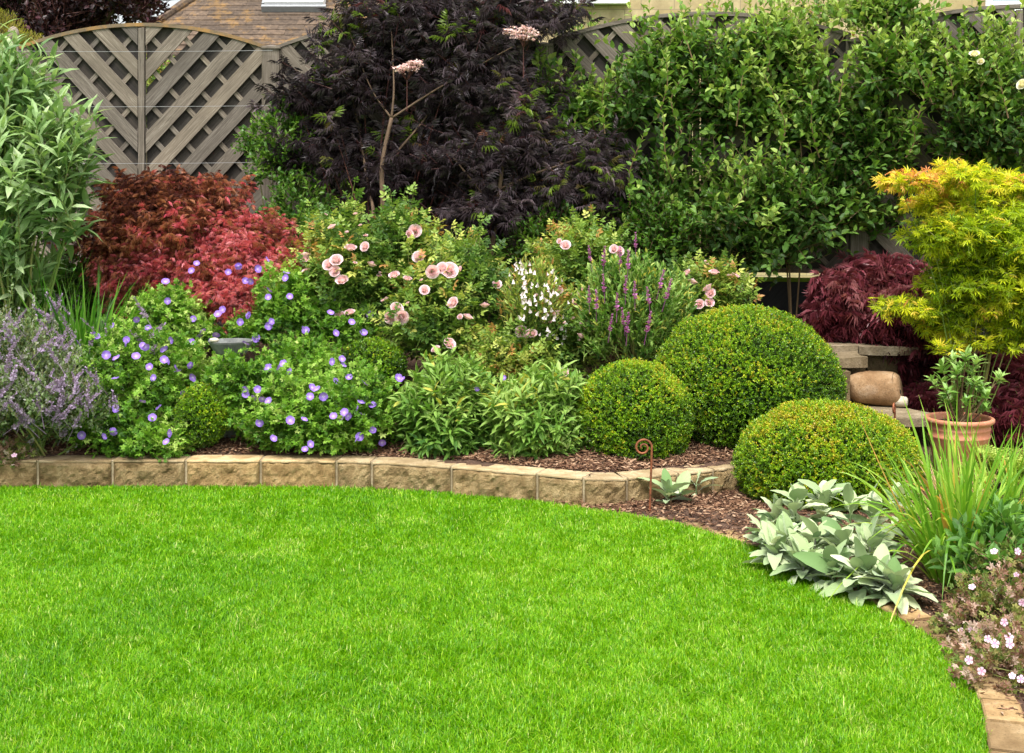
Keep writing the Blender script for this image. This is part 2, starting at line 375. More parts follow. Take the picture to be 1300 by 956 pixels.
M['orn'] = stone('tan_carved_stone', (.22, .125, .06), (.38, .25, .14), (.52, .40, .28), 9, .8, .006)
M['ornpale'] = stone('pale_carved_stone', (.48, .42, .32), (.60, .54, .43), (.68, .62, .52), 12, .3, .003)
M['slate'] = stone('grey_slate', (.12, .13, .13), (.20, .21, .20), (.30, .31, .29), 14, .3, .004)
M['hole'] = plain('dark_hollow', (.02, .018, .015), .9)
M['rust'] = NT('rusty_iron').m
t = NT('rusty_iron_rod'); n1 = t.noise(t.obj(), 45, 5, .7)
t.l(t.ramp(n1, [(.3, (.10, .035, .018)), (.55, (.27, .085, .035)), (.8, (.42, .16, .07))]), t.b.inputs['Base Color']); t.b.inputs['Roughness'].default_value = .7; t.b.inputs['Metallic'].default_value = .3
t.bump(n1, .5, .002); M['rust'] = t.m
t = NT('terracotta'); n1 = t.noise(t.obj(), 7, 5, .7); n2 = t.noise(t.obj(), 60, 3, .6)
cc = t.ramp(n1, [(.3, (.36, .13, .065)), (.55, (.50, .20, .11)), (.8, (.60, .33, .22))]); cc = t.mix(t.ramp(n2, [(.55, (0,) * 3), (.75, (.4,) * 3)]), cc, (.62, .45, .34))
t.l(cc, t.b.inputs['Base Color']); t.b.inputs['Roughness'].default_value = .75; t.bump(n2, .2, .002); M['terra'] = t.m
# ground materials
t = NT('bark_mulch'); p = t.gen(); n1 = t.noise(p, 60, 5, .75, .8); n2 = t.noise(p, 3, 3)
cc = t.ramp(n1, [(.3, (.035, .017, .010)), (.5, (.12, .062, .036)), (.72, (.26, .15, .09))]); cc = t.mix(t.ramp(n2, [(.4, (0,) * 3), (.7, (.5,) * 3)]), cc, (.05, .028, .018))
t.l(cc, t.b.inputs['Base Color']); t.b.inputs['Roughness'].default_value = .95; t.bump(n1, 1, .02); M['mulch'] = t.m
M['chip'] = leaf('bark_chips', [(0, (.05, .022, .013)), (.4, (.13, .065, .036)), (.75, (.25, .14, .08)), (1, (.46, .31, .20))], 0, .85, .2)
t = NT('lawn_thatch'); p = t.gen(); n1 = t.noise(p, 40, 5, .7); n2 = t.noise(p, 1.4, 3)
cc = t.ramp(n1, [(.3, (.030, .11, .004)), (.55, (.06, .21, .006)), (.8, (.11, .30, .01))]); cc = t.mix(t.ramp(n2, [(.4, (0,) * 3), (.7, (.4,) * 3)]), cc, (.11, .24, .008))
t.l(cc, t.b.inputs['Base Color']); t.b.inputs['Roughness'].default_value = .9; t.bump(n1, .8, .015); M['thatch'] = t.m
# house
def coursed(name, c1, c2, mort, sx, sy, moss=None):
    t = NT(name); g = t.obj(); mp = t.n('ShaderNodeMapping'); mp.inputs['Rotation'].default_value = (math.radians(90), 0, 0); t.l(g, mp.inputs[0])
    b = t.n('ShaderNodeTexBrick'); t.l(mp.outputs[0], b.inputs['Vector']); b.inputs['Scale'].default_value = 1; b.inputs['Brick Width'].default_value = sx; b.inputs['Row Height'].default_value = sy
    b.inputs['Mortar Size'].default_value = .006; b.inputs['Color1'].default_value = (*c1, 1); b.inputs['Color2'].default_value = (*c2, 1); b.inputs['Mortar'].default_value = (*mort, 1)
    n1 = t.noise(g, 5, 5, .7); c = t.mix(t.ramp(n1, [(.35, (0,) * 3), (.7, (.7,) * 3)]), b.outputs[0], [x * .55 for x in c1])
    t.l(c, t.b.inputs['Base Color']); t.b.inputs['Roughness'].default_value = .9; t.bump(b.outputs['Fac'], -.6, .01); return t.m
M['house'] = coursed('coursed_house_stone', (.42, .31, .15), (.56, .45, .27), (.30, .24, .15), .42, .13)
t = NT('mossy_roof_tile'); g = t.gen(); n1 = t.noise(g, 4, 5, .75); n2 = t.noise(g, 22, 4, .7)
cc = t.ramp(n2, [(.3, (.045, .030, .020)), (.6, (.12, .085, .058)), (.8, (.20, .155, .115))]); cc = t.mix(t.ramp(n1, [(.52, (0,) * 3), (.62, (.85,) * 3)]), cc, (.24, .14, .045))
vv = t.ramp(t.attr(), [(0, (.7, .68, .66)), (1, (1.2, 1.15, 1.1))]); cc = t.mix(1.0, cc, vv, 'MULTIPLY')
t.l(cc, t.b.inputs['Base Color']); t.b.inputs['Roughness'].default_value = .9; t.bump(n2, .6, .01); M['tile'] = t.m
M['white'] = plain('white_window_frame', (.80, .81, .82), .4, .4, 0, .03)
M['greyframe'] = plain('grey_lead_flashing', (.28, .29, .30), .5, .4, 0, .15)
t = NT('window_glass'); t.b.inputs['Base Color'].default_value = (.30, .34, .36, 1); t.b.inputs['Roughness'].default_value = .08; t.b.inputs['Specular IOR Level'].default_value = .8; M['glass'] = t.m
M['wire'] = plain('galvanised_wire', (.34, .34, .34), .5, .4, .3, .1)

# ------------------------------------------------------------------ camera, light
cam = bpy.data.cameras.new('camera'); co = bpy.data.objects.new('camera', cam); C.objects.link(co)
co.location = (0, 0, H); co.rotation_euler = (math.radians(90), 0, 0); cam.sensor_width = 36; cam.lens = F / 1300 * 36
cam.shift_y = (YH - 478) / 1300; cam.clip_end = 1500; bpy.context.scene.camera = co
sc = bpy.context.scene
EL, AZ = 62, -28       # sun high, behind the camera's left shoulder
w = bpy.data.worlds.new("World"); sc.world = w; w.use_nodes = True; nt = w.node_tree; bg = nt.nodes['Background']
sky = nt.nodes.new('ShaderNodeTexSky'); sky.sky_type = 'NISHITA'; sky.sun_disc = False; sky.sun_elevation = math.radians(EL)
sky.sun_rotation = math.radians(180 - AZ * -1); sky.dust_density = 4; sky.air_density = 1.2; sky.ozone_density = .6
hs = nt.nodes.new('ShaderNodeHueSaturation'); hs.inputs['Saturation'].default_value = .3; nt.links.new(sky.outputs[0], hs.inputs['Color']); nt.links.new(hs.outputs[0], bg.inputs[0])
bg.inputs[1].default_value = .118
sd = bpy.data.lights.new('sun', 'SUN'); so = bpy.data.objects.new('sun', sd); C.objects.link(so); sd.energy = 2.1; sd.angle = math.radians(17); sd.color = (1, .965, .90)
d = Vector((math.sin(math.radians(AZ)) * math.cos(math.radians(EL)), -math.cos(math.radians(AZ)) * math.cos(math.radians(EL)), math.sin(math.radians(EL))))
so.rotation_euler = d.to_track_quat('Z', 'Y').to_euler(); so.location = (0, 0, 12)
vs = sc.view_settings; vs.view_transform = 'Standard'; vs.look = 'None'; vs.gamma = 1; vs.exposure = 1.3
sc.cycles.max_bounces = 6; sc.cycles.diffuse_bounces = 3; sc.cycles.glossy_bounces = 2; sc.cycles.transmission_bounces = 3; sc.cycles.transparent_max_bounces = 4
sc.cycles.use_denoising = True
try: sc.cycles.denoiser = 'OPENIMAGEDENOISE'
except Exception: pass

# ------------------------------------------------------------------ lines of the plan
wallbase = np.array([gnd(*p)[:2] for p in [(-260, 620), (0, 620), (400, 620), (500, 623), (570, 628), (690, 639), (745, 645), (790, 645), (860, 638), (930, 630)]])
wallbase = np.vstack([wallbase, [1.75, 7.35], [2.1, 7.75]])
lawnedge = np.array([gnd(*p)[:2] for p in [(690, 640), (745, 649), (800, 657), (870, 670), (930, 688), (1000, 712), (1060, 743), (1120, 778), (1180, 811), (1216, 838), (1232, 866), (1244, 900), (1256, 956), (1266, 1100)]])
lawnpoly = np.vstack([wallbase[:5], lawnedge, [lawnedge[-1][0], 1.0], [-6, 1.0], [-6, wallbase[0][1]]])
def inpoly(P, Q):
    x, y = P[..., 0], P[..., 1]; ins = np.zeros(x.shape, bool); j = len(Q) - 1
    for i in range(len(Q)):
        xi, yi = Q[i]; xj, yj = Q[j]
        ins ^= ((yi > y) != (yj > y)) & (x < (xj - xi) * (y - yi) / (yj - yi + 1e-12) + xi); j = i
    return ins
def above_wall(P, off=.06):
    wx = wallbase[:, 0]; wy = wallbase[:, 1]
    return P[..., 1] > np.interp(P[..., 0], wx, wy) + off
def edge_dist(x, y):
    d = np.full(np.shape(x), 9.0)
    for a, b in zip(lawnedge[:-1], lawnedge[1:]):
        v = b - a; t = np.clip(((x - a[0]) * v[0] + (y - a[1]) * v[1]) / (v @ v), 0, 1); d = np.minimum(d, np.hypot(x - a[0] - t * v[0], y - a[1] - t * v[1]))
    return d
def soil(x, y):
    wy = np.interp(x, wallbase[:, 0], wallbase[:, 1])
    up = .145 + np.clip(y - wy - .15, 0, 3) * .16 + .03 * (vn2(x, y, 3) - .5)
    low = .015 + .03 * np.clip((vn2(x, y, 4, 2) - .3), 0, 1)
    low = np.where((edge_dist(x, y) < .12), np.where(x < 1.7, .012, -.01), low)
    right = np.clip((x - 1.7) / .25, 0, 1)
    up = up * (1 - right) + right * (.06 + .5 * (y > 8.4))
    z = np.where(y > wy + .06, up, low)
    return z

# lawn, ground
mb = MB(); mb.add([(-120, -60, -.06), (120, -60, -.06), (120, 160, -.06), (-120, 160, -.06)], [[(0, 1, 2, 3)]])
tag(mb.build('ground', M['thatch']), kind='structure')
def tri_poly(poly, z):
    import mathutils
    t = mathutils.geometry.tessellate_polygon([[Vector((p[0], p[1], 0)) for p in poly]])
    return [(p[0], p[1], z) for p in poly], [t]
V, fc = tri_poly(lawnpoly, 0.0); mb = MB(); mb.add(V, fc); tag(mb.build('lawn', M['thatch']), kind='structure')
# bed soil height field
gx = np.arange(-6, 6.01, .04); gy = np.arange(2.0, 11.6, .04); GX, GY = np.meshgrid(gx, gy, indexing='ij')
Pg = np.stack([GX, GY], -1); Z = soil(GX, GY); Z = np.where(inpoly(Pg, lawnpoly), -.035, Z)
Z = Z + .012 * (vn2(GX, GY, 24) - .5)
nx, ny = len(gx), len(gy); ii, jj = np.meshgrid(np.arange(nx - 1), np.arange(ny - 1), indexing='ij'); a = (ii * ny + jj).ravel()
mb = MB(); mb.add(np.stack([GX, GY, Z], -1), [np.stack([a, a + ny, a + ny + 1, a + 1], 1)]); tag(mb.build('mulch_bed', M['mulch'], smooth=True), kind='structure')
# bark chips
def chips(n, x0, x1, y0, y1):
    x = R.uniform(x0, x1, n); y = R.uniform(y0, y1, n); P = np.stack([x, y], 1); k = ~inpoly(P, lawnpoly)
    wy = np.interp(x, wallbase[:, 0], wallbase[:, 1]); ed = edge_dist(x, y); k &= (ed > .115) | ((x < 1.75) & (R.random(n) < .25 + .7 * (ed > .04))) | (R.random(n) < .10 + .3 * (ed > .09)); k &= ~((y > wy - .015) & (y < wy + .15) & (x < 1.8)); return P[k]
P = np.vstack([chips(52000, -3.2, 2.2, 6.6, 7.7), chips(26000, 0.1, 2.6, 4.0, 7.1)])
z = soil(P[:, 0], P[:, 1]) + R.uniform(.002, .016, len(P)); P3 = np.column_stack([P, z]); nn = len(P3)
T = ([(-.16, 0, 0), (.16, 0, 0), (.12, 1, 0), (-.12, 1, 0), (0, .5, .14)], [[(0, 1, 4), (1, 2, 4), (2, 3, 4), (3, 0, 4)]])
D = R.normal(size=(nn, 3)); D[:, 2] *= .25
mb = MB(); scatter(mb, T, P3, D, np.array([0, 0, 1.0]) + R.normal(size=(nn, 3)) * .4, R.uniform(.010, .034, nn), R.random(nn) ** 1.3)
tag(mb.build('bark_chips', M['chip']), 'reddish brown bark chips scattered over the soil of the beds', 'bark mulch', kind='stuff')
# grass
def blades(n, y0, y1):
    y = R.uniform(y0, y1, n); x = R.uniform(-1, 1, n) * (y * .43 + .15)
    P = np.stack([x, y], 1); return P[inpoly(P, lawnpoly)]
G = np.vstack([blades(230000, 3.4, 4.6), blades(260000, 4.6, 5.9), blades(240000, 5.9, 7.25)])
n = len(G); gxn = G[:, 0]; gyn = G[:, 1]
hN = vn2(gxn, gyn, 2.2, 1); hN2 = vn2(gxn, gyn, 9, 2)
ht = (.025 + .008 * hN * hN2 + .012 * R.random(n)) * (1 + .5 * (R.random(n) > .97))
ang = (vn2(gxn, gyn, 5, 5) * 7 + vn2(gxn, gyn, 17, 7) * 7) + R.normal(size=n) * 1.5
lean = np.clip(.45 + .35 * vn2(gxn, gyn, 8, 9) * R.random(n) + R.normal(size=n) * .35, 0, 1.5)
dirv = np.stack([np.cos(ang) * lean, np.sin(ang) * lean, np.ones(n)], 1); dirv = unit(dirv)
base = np.column_stack([G, np.full(n, -.002)]); sd_ = unit(np.stack([-np.sin(ang + R.normal(size=n)), np.cos(ang), np.zeros(n)], 1))
wd = R.uniform(.0010, .0021, n) * (1 + .14 * (gyn - 4)); mid = base + dirv * (ht * .55)[:, None]
tip = base + dirv * ht[:, None] + np.stack([np.cos(ang) * ht * .35 * lean, np.sin(ang) * ht * .35 * lean, -ht * .12], 1)
V = np.stack([base - sd_ * wd[:, None], base + sd_ * wd[:, None], mid + sd_ * wd[:, None] * .85, mid - sd_ * wd[:, None] * .85, tip], 1)
off = (np.arange(n) * 5)[:, None, None]; mb = MB()
big = vn2(gxn, gyn, 1.1, 4) * .5 + vn2(gxn, gyn, 3.7, 6) * .5
rr = np.clip(.26 + .42 * big + R.normal(size=n) * .22, 0, .92); k = R.random(n) > .965; rr[k] = R.uniform(.85, 1, k.sum()); k = (vn2(gxn * .6, gyn, 9, 21) > .76) & (R.random(n) > .86); rr[k] = R.uniform(.88, 1, k.sum())
mb.add(V, [(np.array([[0, 1, 2, 3]])[None] + off).reshape(-1, 4), (np.array([[3, 2, 4]])[None] + off).reshape(-1, 3)], np.repeat(rr, 5))
tag(mb.build('grass', M['grass']), 'short bright green mown grass blades of the lawn', 'grass', kind='stuff')

# ------------------------------------------------------------------ raised bed wall
def resample_at(poly, ss):
    seg = np.linalg.norm(np.diff(poly, axis=0), axis=1); cum = np.concatenate([[0], np.cumsum(seg)])
    return np.stack([np.interp(ss, cum, poly[:, 0]), np.interp(ss, cum, poly[:, 1])], 1), cum
def s_of_px(poly, px):       # arc length where the wall is seen at column px
    ss = np.linspace(0, np.linalg.norm(np.diff(poly, axis=0), axis=1).sum(), 4000); P, _ = resample_at(poly, ss)
    col = CX + F * P[:, 0] / P[:, 1]; return ss[np.argmin(np.abs(col - px))]
wall = thing('stone_wall', 'low curved retaining wall of buff sandstone blocks along the lawn', 'garden wall', (0, 7.1, 0))
blocks = MB(); mort = MB(); tops = MB()
js = [-255, -150, -48, 48, 143, 236, 331, 427, 472, 573, 682, 741, 796, 860, 905, 945]
S = [s_of_px(wallbase, p) for p in js]; Ltot = np.linalg.norm(np.diff(wallbase, axis=0), axis=1).sum(); S = S + [S[-1] + .25, Ltot]
ZT = .155; TH = .14
for a, b in zip(S[:-1], S[1:]):
    g = .007; NU, NV = max(8, int((b - a) / .014)), 11
    uu = np.linspace(a + g, b - g, NU + 1); P, _ = resample_at(wallbase, uu); tg = unit(np.gradient(P, axis=0)); nr = np.stack([tg[:, 1], -tg[:, 0]], 1)
    sd0 = random.random() * 50; vv = np.linspace(0, 1, NV + 1); ht_ = ZT - .012 + random.uniform(-.002, .002)
    U, Vv = np.meshgrid(uu, vv, indexing='ij')
    e = np.minimum(np.minimum((U - a - g), (b - g - U)) / .02, np.minimum(Vv, 1 - Vv) * ht_ / .018); e = np.clip(e, 0, 1)
    nz = vn2(U, Vv * ht_, 14, sd0) * .6 + vn2(U, Vv * ht_, 38, sd0) * .4 + .25 * (vn2(U, Vv * ht_, 90, sd0) - .5)
    dsp = e ** .6 * (.004 + .036 * nz)
    X = P[:, None, 0] + nr[:, None, 0] * dsp; Y = P[:, None, 1] + nr[:, None, 1] * dsp; Zb = -.02 + Vv * (ht_ + .02)
    ii, jj = np.meshgrid(np.arange(NU), np.arange(NV), indexing='ij'); q = (ii * (NV + 1) + jj).ravel()
    rr = random.random(); blocks.add(np.stack([X, Y, Zb], -1), [np.stack([q, q + NV + 1, q + NV + 2, q + 1], 1)], rr)
    # sides, back and worn top slab of each block
    bk = P - nr * TH; ft = P + nr * .002
    for q0 in (0, -1):
        c = [ft[q0], bk[q0]]; blocks.add([(*c[0], -.02), (*c[1], -.02), (*c[1], ht_), (*c[0], ht_)], [[(0, 1, 2, 3)]], rr)
    m = len(P); blocks.add(np.vstack([np.column_stack([bk, np.full(m, -.02)]), np.column_stack([bk, np.full(m, ht_)])]), [[(i, i + 1, m + i + 1, m + i) for i in range(m - 1)]], rr)
    fo = P + nr * (.002 + .016 * vn2(uu, uu * 0, 30, sd0))[:, None]; lo = ht_ - .001; hi = ht_ + .009
    rows = [np.column_stack([fo, np.full(m, lo)]), np.column_stack([fo - nr * .001, np.full(m, hi - .003)]), np.column_stack([fo - nr * .006, np.full(m, hi)]), np.column_stack([bk, np.full(m, hi)]), np.column_stack([bk, np.full(m, lo)])]
    V = np.vstack(rows); f = [(r_ * m + i, r_ * m + i + 1, (r_ + 1) * m + i + 1, (r_ + 1) * m + i) for r_ in range(4) for i in range(m - 1)]
    e0 = [tuple(r_ * m for r_ in range(5))[::-1], tuple(r_ * m + m - 1 for r_ in range(5))]
    tops.add(V, [f, e0], rr)
P, _ = resample_at(wallbase, np.linspace(S[0], Ltot, 300)); tg = unit(np.gradient(P, axis=0)); nr = np.stack([tg[:, 1], -tg[:, 0]], 1); m = len(P)
fo = P - nr * .004; bk = P - nr * (TH - .01)
V = np.vstack([np.column_stack([fo, np.full(m, -.03)]), np.column_stack([fo, np.full(m, ZT - .006)]), np.column_stack([bk, np.full(m, ZT - .006)]), np.column_stack([bk, np.full(m, -.03)])])
mort.add(V, [[(r_ * m + i, r_ * m + i + 1, (r_ + 1) * m + i + 1, (r_ + 1) * m + i) for r_ in range(3) for i in range(m - 1)]])
blocks.build('rough_blocks', M['sand'], wall, smooth=False); tops.build('block_tops', M['sandtop'], wall); mort.build('mortar', M['mortar'], wall)
# edging setts
edg = MB(); E, cum = resample_at(lawnedge, np.linspace(0.12, np.linalg.norm(np.diff(lawnedge, axis=0), axis=1).sum() - 1.2, 400))
Le = np.linalg.norm(np.diff(lawnedge, axis=0), axis=1).sum()
s = .02
while s < Le - .5:
    L = random.uniform(.17, .22); ee = np.linspace(s, s + L - .012, 6); P, _ = resample_at(lawnedge, ee); P2, _ = resample_at(lawnedge, ee + .02); tg = unit(P2 - P); nr = np.stack([-tg[:, 1], tg[:, 0]], 1)
    o = random.uniform(-.006, .006); z = (.010 if s < 1.9 else .022) + random.uniform(-.004, .005); m = 6; wdt = .115
    prof = [(0, -.03), (0, z - .006), (.006, z), (wdt - .006, z), (wdt, z - .006), (wdt, -.03)]
    V = np.vstack([np.column_stack([P + nr * (u + o), np.full(m, zz)]) for u, zz in prof])
    f = [(r_ * m + i, r_ * m + i + 1, (r_ + 1) * m + i + 1, (r_ + 1) * m + i) for r_ in range(5) for i in range(m - 1)]
    edg.add(V, [f, [tuple(r_ * m for r_ in range(6)), tuple(r_ * m + m - 1 for r_ in range(6))[::-1]]], random.random()); s += L
tag(edg.build('edging_stones', M['edge']), 'curved flush row of buff edging setts between lawn and bed', 'lawn edging', kind='structure')

# ------------------------------------------------------------------ fence
def clip_poly(P, a, b, c):
    out = []
    for i in range(len(P)):
        p, q = P[i], P[(i + 1) % len(P)]; fp = a * p[0] + b * p[1] - c; fq = a * q[0] + b * q[1] - c
        if fp <= 0: out.append(p)
        if (fp < 0 < fq) or (fq < 0 < fp):
            t = fp / (fp - fq); out.append((p[0] + t * (q[0] - p[0]), p[1] + t * (q[1] - p[1])))
    return out
def slab2d(mb, P, y0, y1, dirv, rnd):
    m = len(P)
    if m < 3: return
    ar = sum(P[i][0] * P[(i + 1) % m][1] - P[(i + 1) % m][0] * P[i][1] for i in range(m))
    if abs(ar) < 2e-4: return
    V = [(p[0], y0, p[1]) for p in P] + [(p[0], y1, p[1]) for p in P]
    tc = [(p[0] * dirv[0] + p[1] * dirv[1], -p[0] * dirv[1] + p[1] * dirv[0], rnd * 40) for p in P] * 2
    mb.add(V, [[tuple(range(m)), tuple(range(2 * m - 1, m - 1, -1))], [(i, m + i, m + (i + 1) % m, (i + 1) % m) for i in range(m)]], rnd, tc)
def arch_clips(x0, x1, W, z0, zc, rise):
    cl = [(-1, 0, -x0), (1, 0, x1), (0, -1, -z0)]
    for x in np.linspace(0, W, 13):
        u = (x - W / 2) / (W / 2); z = zc + rise * (1 - u * u); sl = -2 * u * rise / (W / 2); cl.append((-sl, 1, z - sl * x))
    return cl
def fence_panel(name, label, W, group, flat=False, h=1.6, rise=.17, mats=('wood', 'woodback', 'woodmoss'), hole=None):
    root = thing(name, label, 'fence panel', group=group)
    front, mid, back, frame, cap = MB(), MB(), MB(), MB(), MB(); hw = W / 2; ri = 0 if flat else rise
    def boards(mb, slope_v, pitch, width, y0, y1, offs, jitter, skip=()):
        for side in (0, 1):
            x0, x1 = (.03, hw - .03) if side == 0 else (hw + .03, W - .03)
            sg = (-1 if side == 0 else 1) * slope_v; th = math.radians(47) * sg; d = (math.cos(th), math.sin(th)); nrm = (-d[1], d[0])
            cl = arch_clips(x0, x1, W, .03, h, ri - .0); k = -14
            for k in range(-12, 16):
                if (side, k) in skip: continue
                cxx, czz = hw, offs + k * pitch + random.uniform(-1, 1) * jitter; hwid = width / 2
                P = [(cxx + d[0] * l_ + nrm[0] * w_, czz + d[1] * l_ + nrm[1] * w_) for l_, w_ in ((-3, -hwid), (3, -hwid), (3, hwid), (-3, hwid))]
                for c in cl:
                    P = clip_poly(P, *c)
                    if len(P) < 3: break
                if len(P) >= 3: slab2d(mb, P, y0 + random.uniform(-.001, .001), y1, d, random.random())
    boards(front, 1, .262 if not flat else .16, .100 if not flat else .12, -.024, -.010, .10, .008)
    boards(mid, -1, .25, .034, -.008, .006, .02, .012)
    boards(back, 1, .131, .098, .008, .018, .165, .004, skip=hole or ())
    def rect(mb, xa, xb, za, zb, ya, yb, horiz=True):
        d = (1, 0) if horiz else (0, 1); slab2d(mb, [(xa, za), (xb, za), (xb, zb), (xa, zb)], ya, yb, d, random.random())
    rect(frame, 0, .03, 0, h + (0 if flat else .02), -.026, .026, False); rect(frame, W - .03, W, 0, h + (0 if flat else .02), -.026, .026, False)
    rect(frame, .03, W - .03, 0, .03, -.024, .024); rect(frame, hw - .022, hw + .022, .03, h + ri - .012, -.034, -.022, False); rect(frame, hw - .02, hw + .02, .03, h + ri - .012, .02, .03, False)
    xs = np.linspace(-.005, W + .005, 25)
    def az(x): return h + ri * (1 - ((x - hw) / hw) ** 2)
    for a, b in zip(xs[:-1], xs[1:]):
        slab2d(cap, [(a, az(a)), (b, az(b)), (b, az(b) + .026), (a, az(a) + .026)], -.032, .032, (1, 0), .3)
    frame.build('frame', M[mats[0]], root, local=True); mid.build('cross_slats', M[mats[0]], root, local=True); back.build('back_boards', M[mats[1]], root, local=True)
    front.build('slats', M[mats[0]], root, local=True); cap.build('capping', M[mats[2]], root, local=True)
    return root
posts = [at(-330, 0, 9.9), at(17, 0, 9.92), at(346, 0, 9.86), at(690, 0, 9.5), at(1088, 0, 9.05), at(1505, 0, 8.75)]
ZB = 1.04
def place(o, i, z):
    a, b = posts[i], posts[i + 1]; d = b - a; d[2] = 0; L = np.linalg.norm(d[:2]); dd = d / L
    o.location = (a[0] + dd[0] * .044, a[1] + dd[1] * .044, z); o.rotation_euler = (0, 0, math.atan2(d[1], d[0])); return L - .088
Lp = [np.linalg.norm((posts[i + 1] - posts[i])[:2]) - .088 for i in range(5)]
plab = ['end panel of the arched fence left of the finial post, mostly out of view', 'fully exposed grey chevron fence panel above the red maple, one back board missing',
        'arched fence panel hidden behind the black elder', 'arched fence panel under the apple shoots, its mossless cap showing', 'arched fence panel behind the yellow maple at the right end']
for i in range(5):
    o = fence_panel('arched_fence', plab[i], Lp[i], 'arched chevron fence panels', hole={(1, 9)} if i == 1 else None, mats=('wood', 'woodback', 'woodmoss' if i < 2 else 'wood')); place(o, i, ZB)
ll = [None, None, 'low dark fence panel beneath the elder\'s arched panel', 'low panel coloured shade-dark with a green algae rail behind the largest box ball', 'low dark panel beneath the fence behind the purple maple']
ll[0] = 'low dark panel under the fence at the far left edge'; ll[1] = 'low dark panel under the exposed arched panel, hidden by the red maple'
for i in (0, 1, 2, 3, 4):
    o = fence_panel('lower_fence', ll[i], Lp[i], 'low dark panels under the arched fence', flat=True, h=.62, rise=0, mats=('wooddark', 'wooddark', 'woodgreen' if i > 1 else 'wooddark')); place(o, i, .36)
def post(p, top, label, finial=False, wdt=.115):
    root = thing('fence_post', label, 'fence post', (p[0], p[1], .2), group='fence posts'); m_ = MB(); h2 = wdt / 2
    V = [(x * h2, y * h2, z) for z in (0, top - .2) for x, y in ((-1, -1), (1, -1), (1, 1), (-1, 1))]
    tc = [(v[2], v[0] + v[1], p[0]) for v in V]; m_.add(V, [[(0, 1, 5, 4), (1, 2, 6, 5), (2, 3, 7, 6), (3, 0, 4, 7), (4, 5, 6, 7)]], .5, tc); m_.build('post', M['wood'], root, local=True)
    if finial:
        f_ = MB(); z = top - .2; prof = [(.062, 0), (.066, .012), (.05, .022), (.030, .032), (.026, .045), (.036, .055), (.043, .075), (.043, .10), (.036, .13), (.02, .15), (.004, .157)]
        pts = [(0, 0, z + b_) for a_, b_ in prof]; tube(f_, pts, [a_ for a_, b_ in prof], 14); f_.build('finial', M['wood'], root, smooth=True, local=True)
    else:
        f_ = MB(); z = top - .2; h3 = h2 + .012; V = [(x * h3, y * h3, z) for x, y in ((-1, -1), (1, -1), (1, 1), (-1, 1))] + [(x * h3, y * h3, z + .015) for x, y in ((-1, -1), (1, -1), (1, 1), (-1, 1))] + [(0, 0, z + .035)]
        f_.add(V, [[(0, 1, 5, 4), (1, 2, 6, 5), (2, 3, 7, 6), (3, 0, 4, 7), (3, 2, 1, 0)], [(4, 5, 8), (5, 6, 8), (6, 7, 8), (7, 4, 8)]], .5, [(v[0], v[1], 3) for v in V]); f_.build('cap', M['wood'], root, local=True)
post(posts[1], 2.66, 'fence post topped by a turned acorn finial', True)
post(posts[2], 2.64, 'grey fence post between the bare panel and the black elder'); post(posts[3], 2.62, 'dark fence post showing through the leaves right of the elder')
post(posts[4], 2.6, 'fence post buried in apple shoots above the purple maple')
# training wires on the exposed panel
for py, q in ((65, 'topmost'), (135, 'middle'), (207, 'lowest')):
    mb = MB(); a = at(20, py, 9.86); b = at(346, py - 1, 9.78)
    tube(mb, [a + (b - a) * t_ - np.array([0, 0, .006 * math.sin(math.pi * t_)]) for t_ in np.linspace(0, 1, 8)], .0016, 5)
    tag(mb.build('training_wire', M['wire']), 'thin %s wire stretched across the exposed fence panel' % q, 'wire', 'training wires')

# ------------------------------------------------------------------ neighbours' house, roof
def box(mb, a, b, r=.5):
    x0, y0, z0 = a; x1, y1, z1 = b
    V = [(x, y, z) for z in (z0, z1) for x, y in ((x0, y0), (x1, y0), (x1, y1), (x0, y1))]
    mb.add(V, [[(0, 1, 5, 4), (1, 2, 6, 5), (2, 3, 7, 6), (3, 0, 4, 7), (4, 5, 6, 7), (3, 2, 1, 0)]], r, [(v[0], v[2], 0) for v in V])
hs_ = thing('stone_house', 'coursed buff stone house behind the right half of the fence', 'house', (5, 17, 0))
m1 = MB(); box(m1, (-.6, 17, 0), (13, 22, 7.5)); m1.build('wall', M['house'], hs_)
def window(root, x0, x1, z0, z1, y):
    fr = MB(); t_ = .07
    for a, b in (((x0, y - .04, z0), (x1, y + .02, z0 + t_)), ((x0, y - .04, z1 - t_), (x1, y + .02, z1)), ((x0, y - .04, z0 + t_), (x0 + t_, y + .02, z1 - t_)), ((x1 - t_, y - .04, z0 + t_), (x1, y + .02, z1 - t_)), (((x0 + x1) / 2 - .03, y - .038, z0 + t_), ((x0 + x1) / 2 + .03, y + .02, z1 - t_))): box(fr, a, b)
    o = fr.build('window', M['white'], root); gl = MB(); box(gl, (x0 + .03, y - .01, z0 + .03), (x1 - .03, y + .012, z1 - .03)); g_ = gl.build('pane', M['glass'], None)
    g_.parent = o; g_.matrix_parent_inverse = Matrix.Translation(-Vector(root.location))
    si = MB(); box(si, (x0 - .06, y - .10, z0 - .09), (x1 + .06, y + .02, z0 - .002)); s_ = si.build('sill', M['white'], None); s_.parent = o; s_.matrix_parent_inverse = Matrix.Translation(-Vector(root.location))
window(hs_, .45, 1.42, 4.05, 5.2, 16.96); window(hs_, -.35, .1, 3.98, 5.1, 16.96)
a = at(1250, 20, 17); window(hs_, a[0], a[0] + 1.6, a[2] + .1, a[2] + 1.3, 16.96)
rf = MB(); box(rf, (-1, 16.6, 7.5), (13.3, 22.3, 7.7)); rf.build('roof', M['tile'], hs_)
dp = MB(); tube(dp, [at(632, -20, 16.9), at(637, 10, 16.9), at(650, 40, 16.9), at(652, 90, 16.9)], .045, 8); dp.build('drainpipe', M['greyframe'], hs_, smooth=True)
